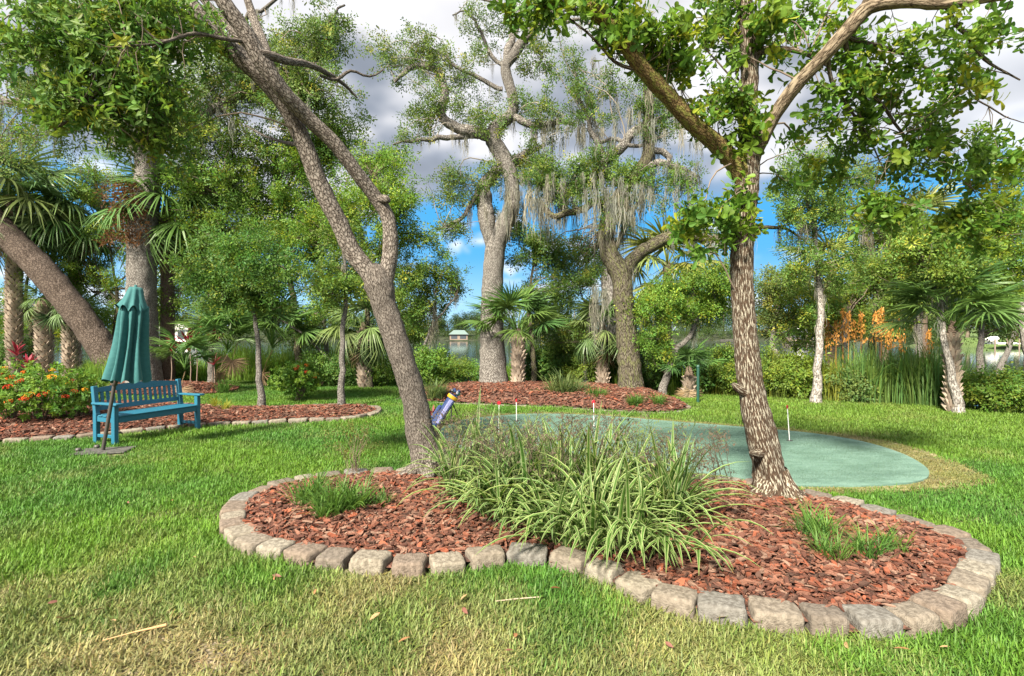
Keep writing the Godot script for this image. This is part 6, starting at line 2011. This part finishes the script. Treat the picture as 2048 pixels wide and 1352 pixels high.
func make_pieces() -> void:
	SP.lance = []
	SP.spoon = []
	SP.small = []
	SP.dense = []
	SP.broad = []
	SP.ixora = []
	SP.tiny = []
	for i in 3:
		SP.lance.append(sprig(10, 0.18, 0.072, 0.026, "lance", 100 + i))
		SP.spoon.append(sprig(9, 0.15, 0.078, 0.042, "spoon", 110 + i))
		SP.small.append(sprig(22, 0.32, 0.08, 0.04, "simple", 120 + i, 0.12))
		SP.dense.append(sprig(26, 0.3, 0.08, 0.04, "simple", 125 + i, 0.12))
		SP.ixora.append(sprig(12, 0.14, 0.07, 0.034, "lance", 130 + i))
	for i in 2:
		SP.broad.append(sprig(18, 0.3, 0.13, 0.06, "simple", 140 + i, 0.12))
		SP.tiny.append(sprig(8, 0.2, 0.035, 0.014, "simple", 150 + i))
	SP.fan = []
	for i in 4:
		SP.fan.append(fan_frond(160 + i, 0.75, 0.85, 38, 0.35 + 0.1 * i))
		SP.fan_long = SP.get("fan_long", []) + [fan_frond(165 + i, 1.0, 0.8, 40, 0.15 + 0.07 * i)]
	SP.moss = [moss_tress(170, 22), moss_tress(171, 22)]

func _ready() -> void:
	# ---- camera, sky, sun, exposure
	var cam := Camera3D.new()
	cam.name = "camera"
	cam.position = EYE
	cam.basis = Basis(Vector3.RIGHT, PITCH)
	cam.fov = rad_to_deg(2.0 * atan(676.0 / FOC))
	cam.near = 0.05
	cam.far = 4000.0
	add_child(cam)
	cam.current = true
	patchy = noise(FastNoiseLite.TYPE_SIMPLEX_SMOOTH, 0.5, 5, 3)
	wob = noise(FastNoiseLite.TYPE_SIMPLEX_SMOOTH, 0.7, 9, 2)
	var env := Environment.new()
	env.background_mode = Environment.BG_SKY
	env.sky = Sky.new()
	env.sky.sky_material = make_sky()
	env.background_energy_multiplier = 0.515
	env.tonemap_mode = Environment.TONE_MAPPER_LINEAR
	env.tonemap_exposure = 3.5
	env.sdfgi_enabled = true
	env.ssao_enabled = true
	env.ssil_enabled = true
	var we := WorldEnvironment.new()
	we.name = "world_environment"
	we.environment = env
	add_child(we)
	var sun := DirectionalLight3D.new()
	sun.name = "sun"
	sun.light_energy = 1.6
	sun.light_color = Color(1.0, 0.955, 0.88)
	sun.light_angular_distance = 8.0
	sun.shadow_enabled = true
	sun.basis = Basis.looking_at(-Vector3(-0.36, 0.67, 0.65).normalized())
	add_child(sun)
	# ---- the ground and the beds
	make_materials()
	make_pieces()
	front_bed = ground_outline([[441, 1055], [452, 1085], [495, 1108], [560, 1124], [640, 1139], [720, 1146], [790, 1150], [860, 1149], [930, 1141], [1000, 1131], [1050, 1127], [1110, 1136], [1180, 1160], [1240, 1184], [1300, 1212], [1390, 1238], [1490, 1254], [1600, 1266], [1700, 1274], [1790, 1278], [1860, 1270], [1920, 1250], [1965, 1222], [1993, 1180], [1998, 1140], [1975, 1112], [1930, 1086], [1860, 1060], [1790, 1037], [1720, 1016], [1640, 998], [1560, 983], [1480, 970], [1400, 962], [1300, 960], [1200, 962], [1100, 960], [1000, 955], [900, 949], [820, 947], [740, 950], [660, 957], [590, 966], [525, 983], [475, 1006], [449, 1030]])
	left_bed = ground_outline([[-160, 895], [0, 886], [70, 882], [140, 879], [200, 873], [270, 865], [340, 859], [420, 852], [500, 849], [580, 845], [640, 843], [700, 840], [745, 832], [764, 824], [752, 816], [700, 812], [640, 813], [560, 816], [480, 816], [400, 812], [300, 806], [200, 806], [100, 808], [0, 810], [-160, 812]])
	back_bed = ground_outline([[794, 797], [830, 803], [890, 806], [960, 809], [1040, 812], [1130, 816], [1230, 823], [1330, 826], [1376, 820], [1376, 810], [1340, 795], [1280, 786], [1200, 779], [1100, 776], [1000, 774], [930, 776], [870, 781], [820, 789]])
	tree_bed = ground_outline([[215, 786], [300, 792], [380, 791], [440, 787], [478, 779], [450, 771], [380, 767], [300, 764], [230, 768]])
	green_edge = ground_outline([[880, 868], [895, 852], [930, 841], [1000, 833], [1080, 829], [1200, 833], [1350, 845], [1500, 857], [1620, 868], [1720, 884], [1800, 908], [1848, 934], [1858, 953], [1838, 965], [1780, 972], [1700, 975], [1600, 974], [1500, 962], [1400, 948], [1250, 936], [1100, 925], [980, 912], [910, 893]])
	fringe_edge = ground_outline([[868, 870], [888, 850], [925, 837], [1000, 829], [1080, 825], [1200, 829], [1350, 841], [1500, 852], [1620, 861], [1730, 874], [1830, 896], [1910, 925], [1972, 958], [1955, 968], [1860, 978], [1760, 983], [1680, 984], [1600, 980], [1500, 968], [1400, 954], [1250, 942], [1100, 931], [980, 918], [900, 897]])
	make_ground()
	make_green()
	make_beds()
	# ---- the trees and the far shore
	make_front_oaks()
	make_live_oaks()
	make_middle_trees()
	make_palms()
	make_far_shore()
	make_bank()
	# ---- furniture and small things
	make_bench()
	make_umbrella()
	make_golf()
	make_posts()
	make_bed_plants()
	make_flax_lily()
	make_grass()
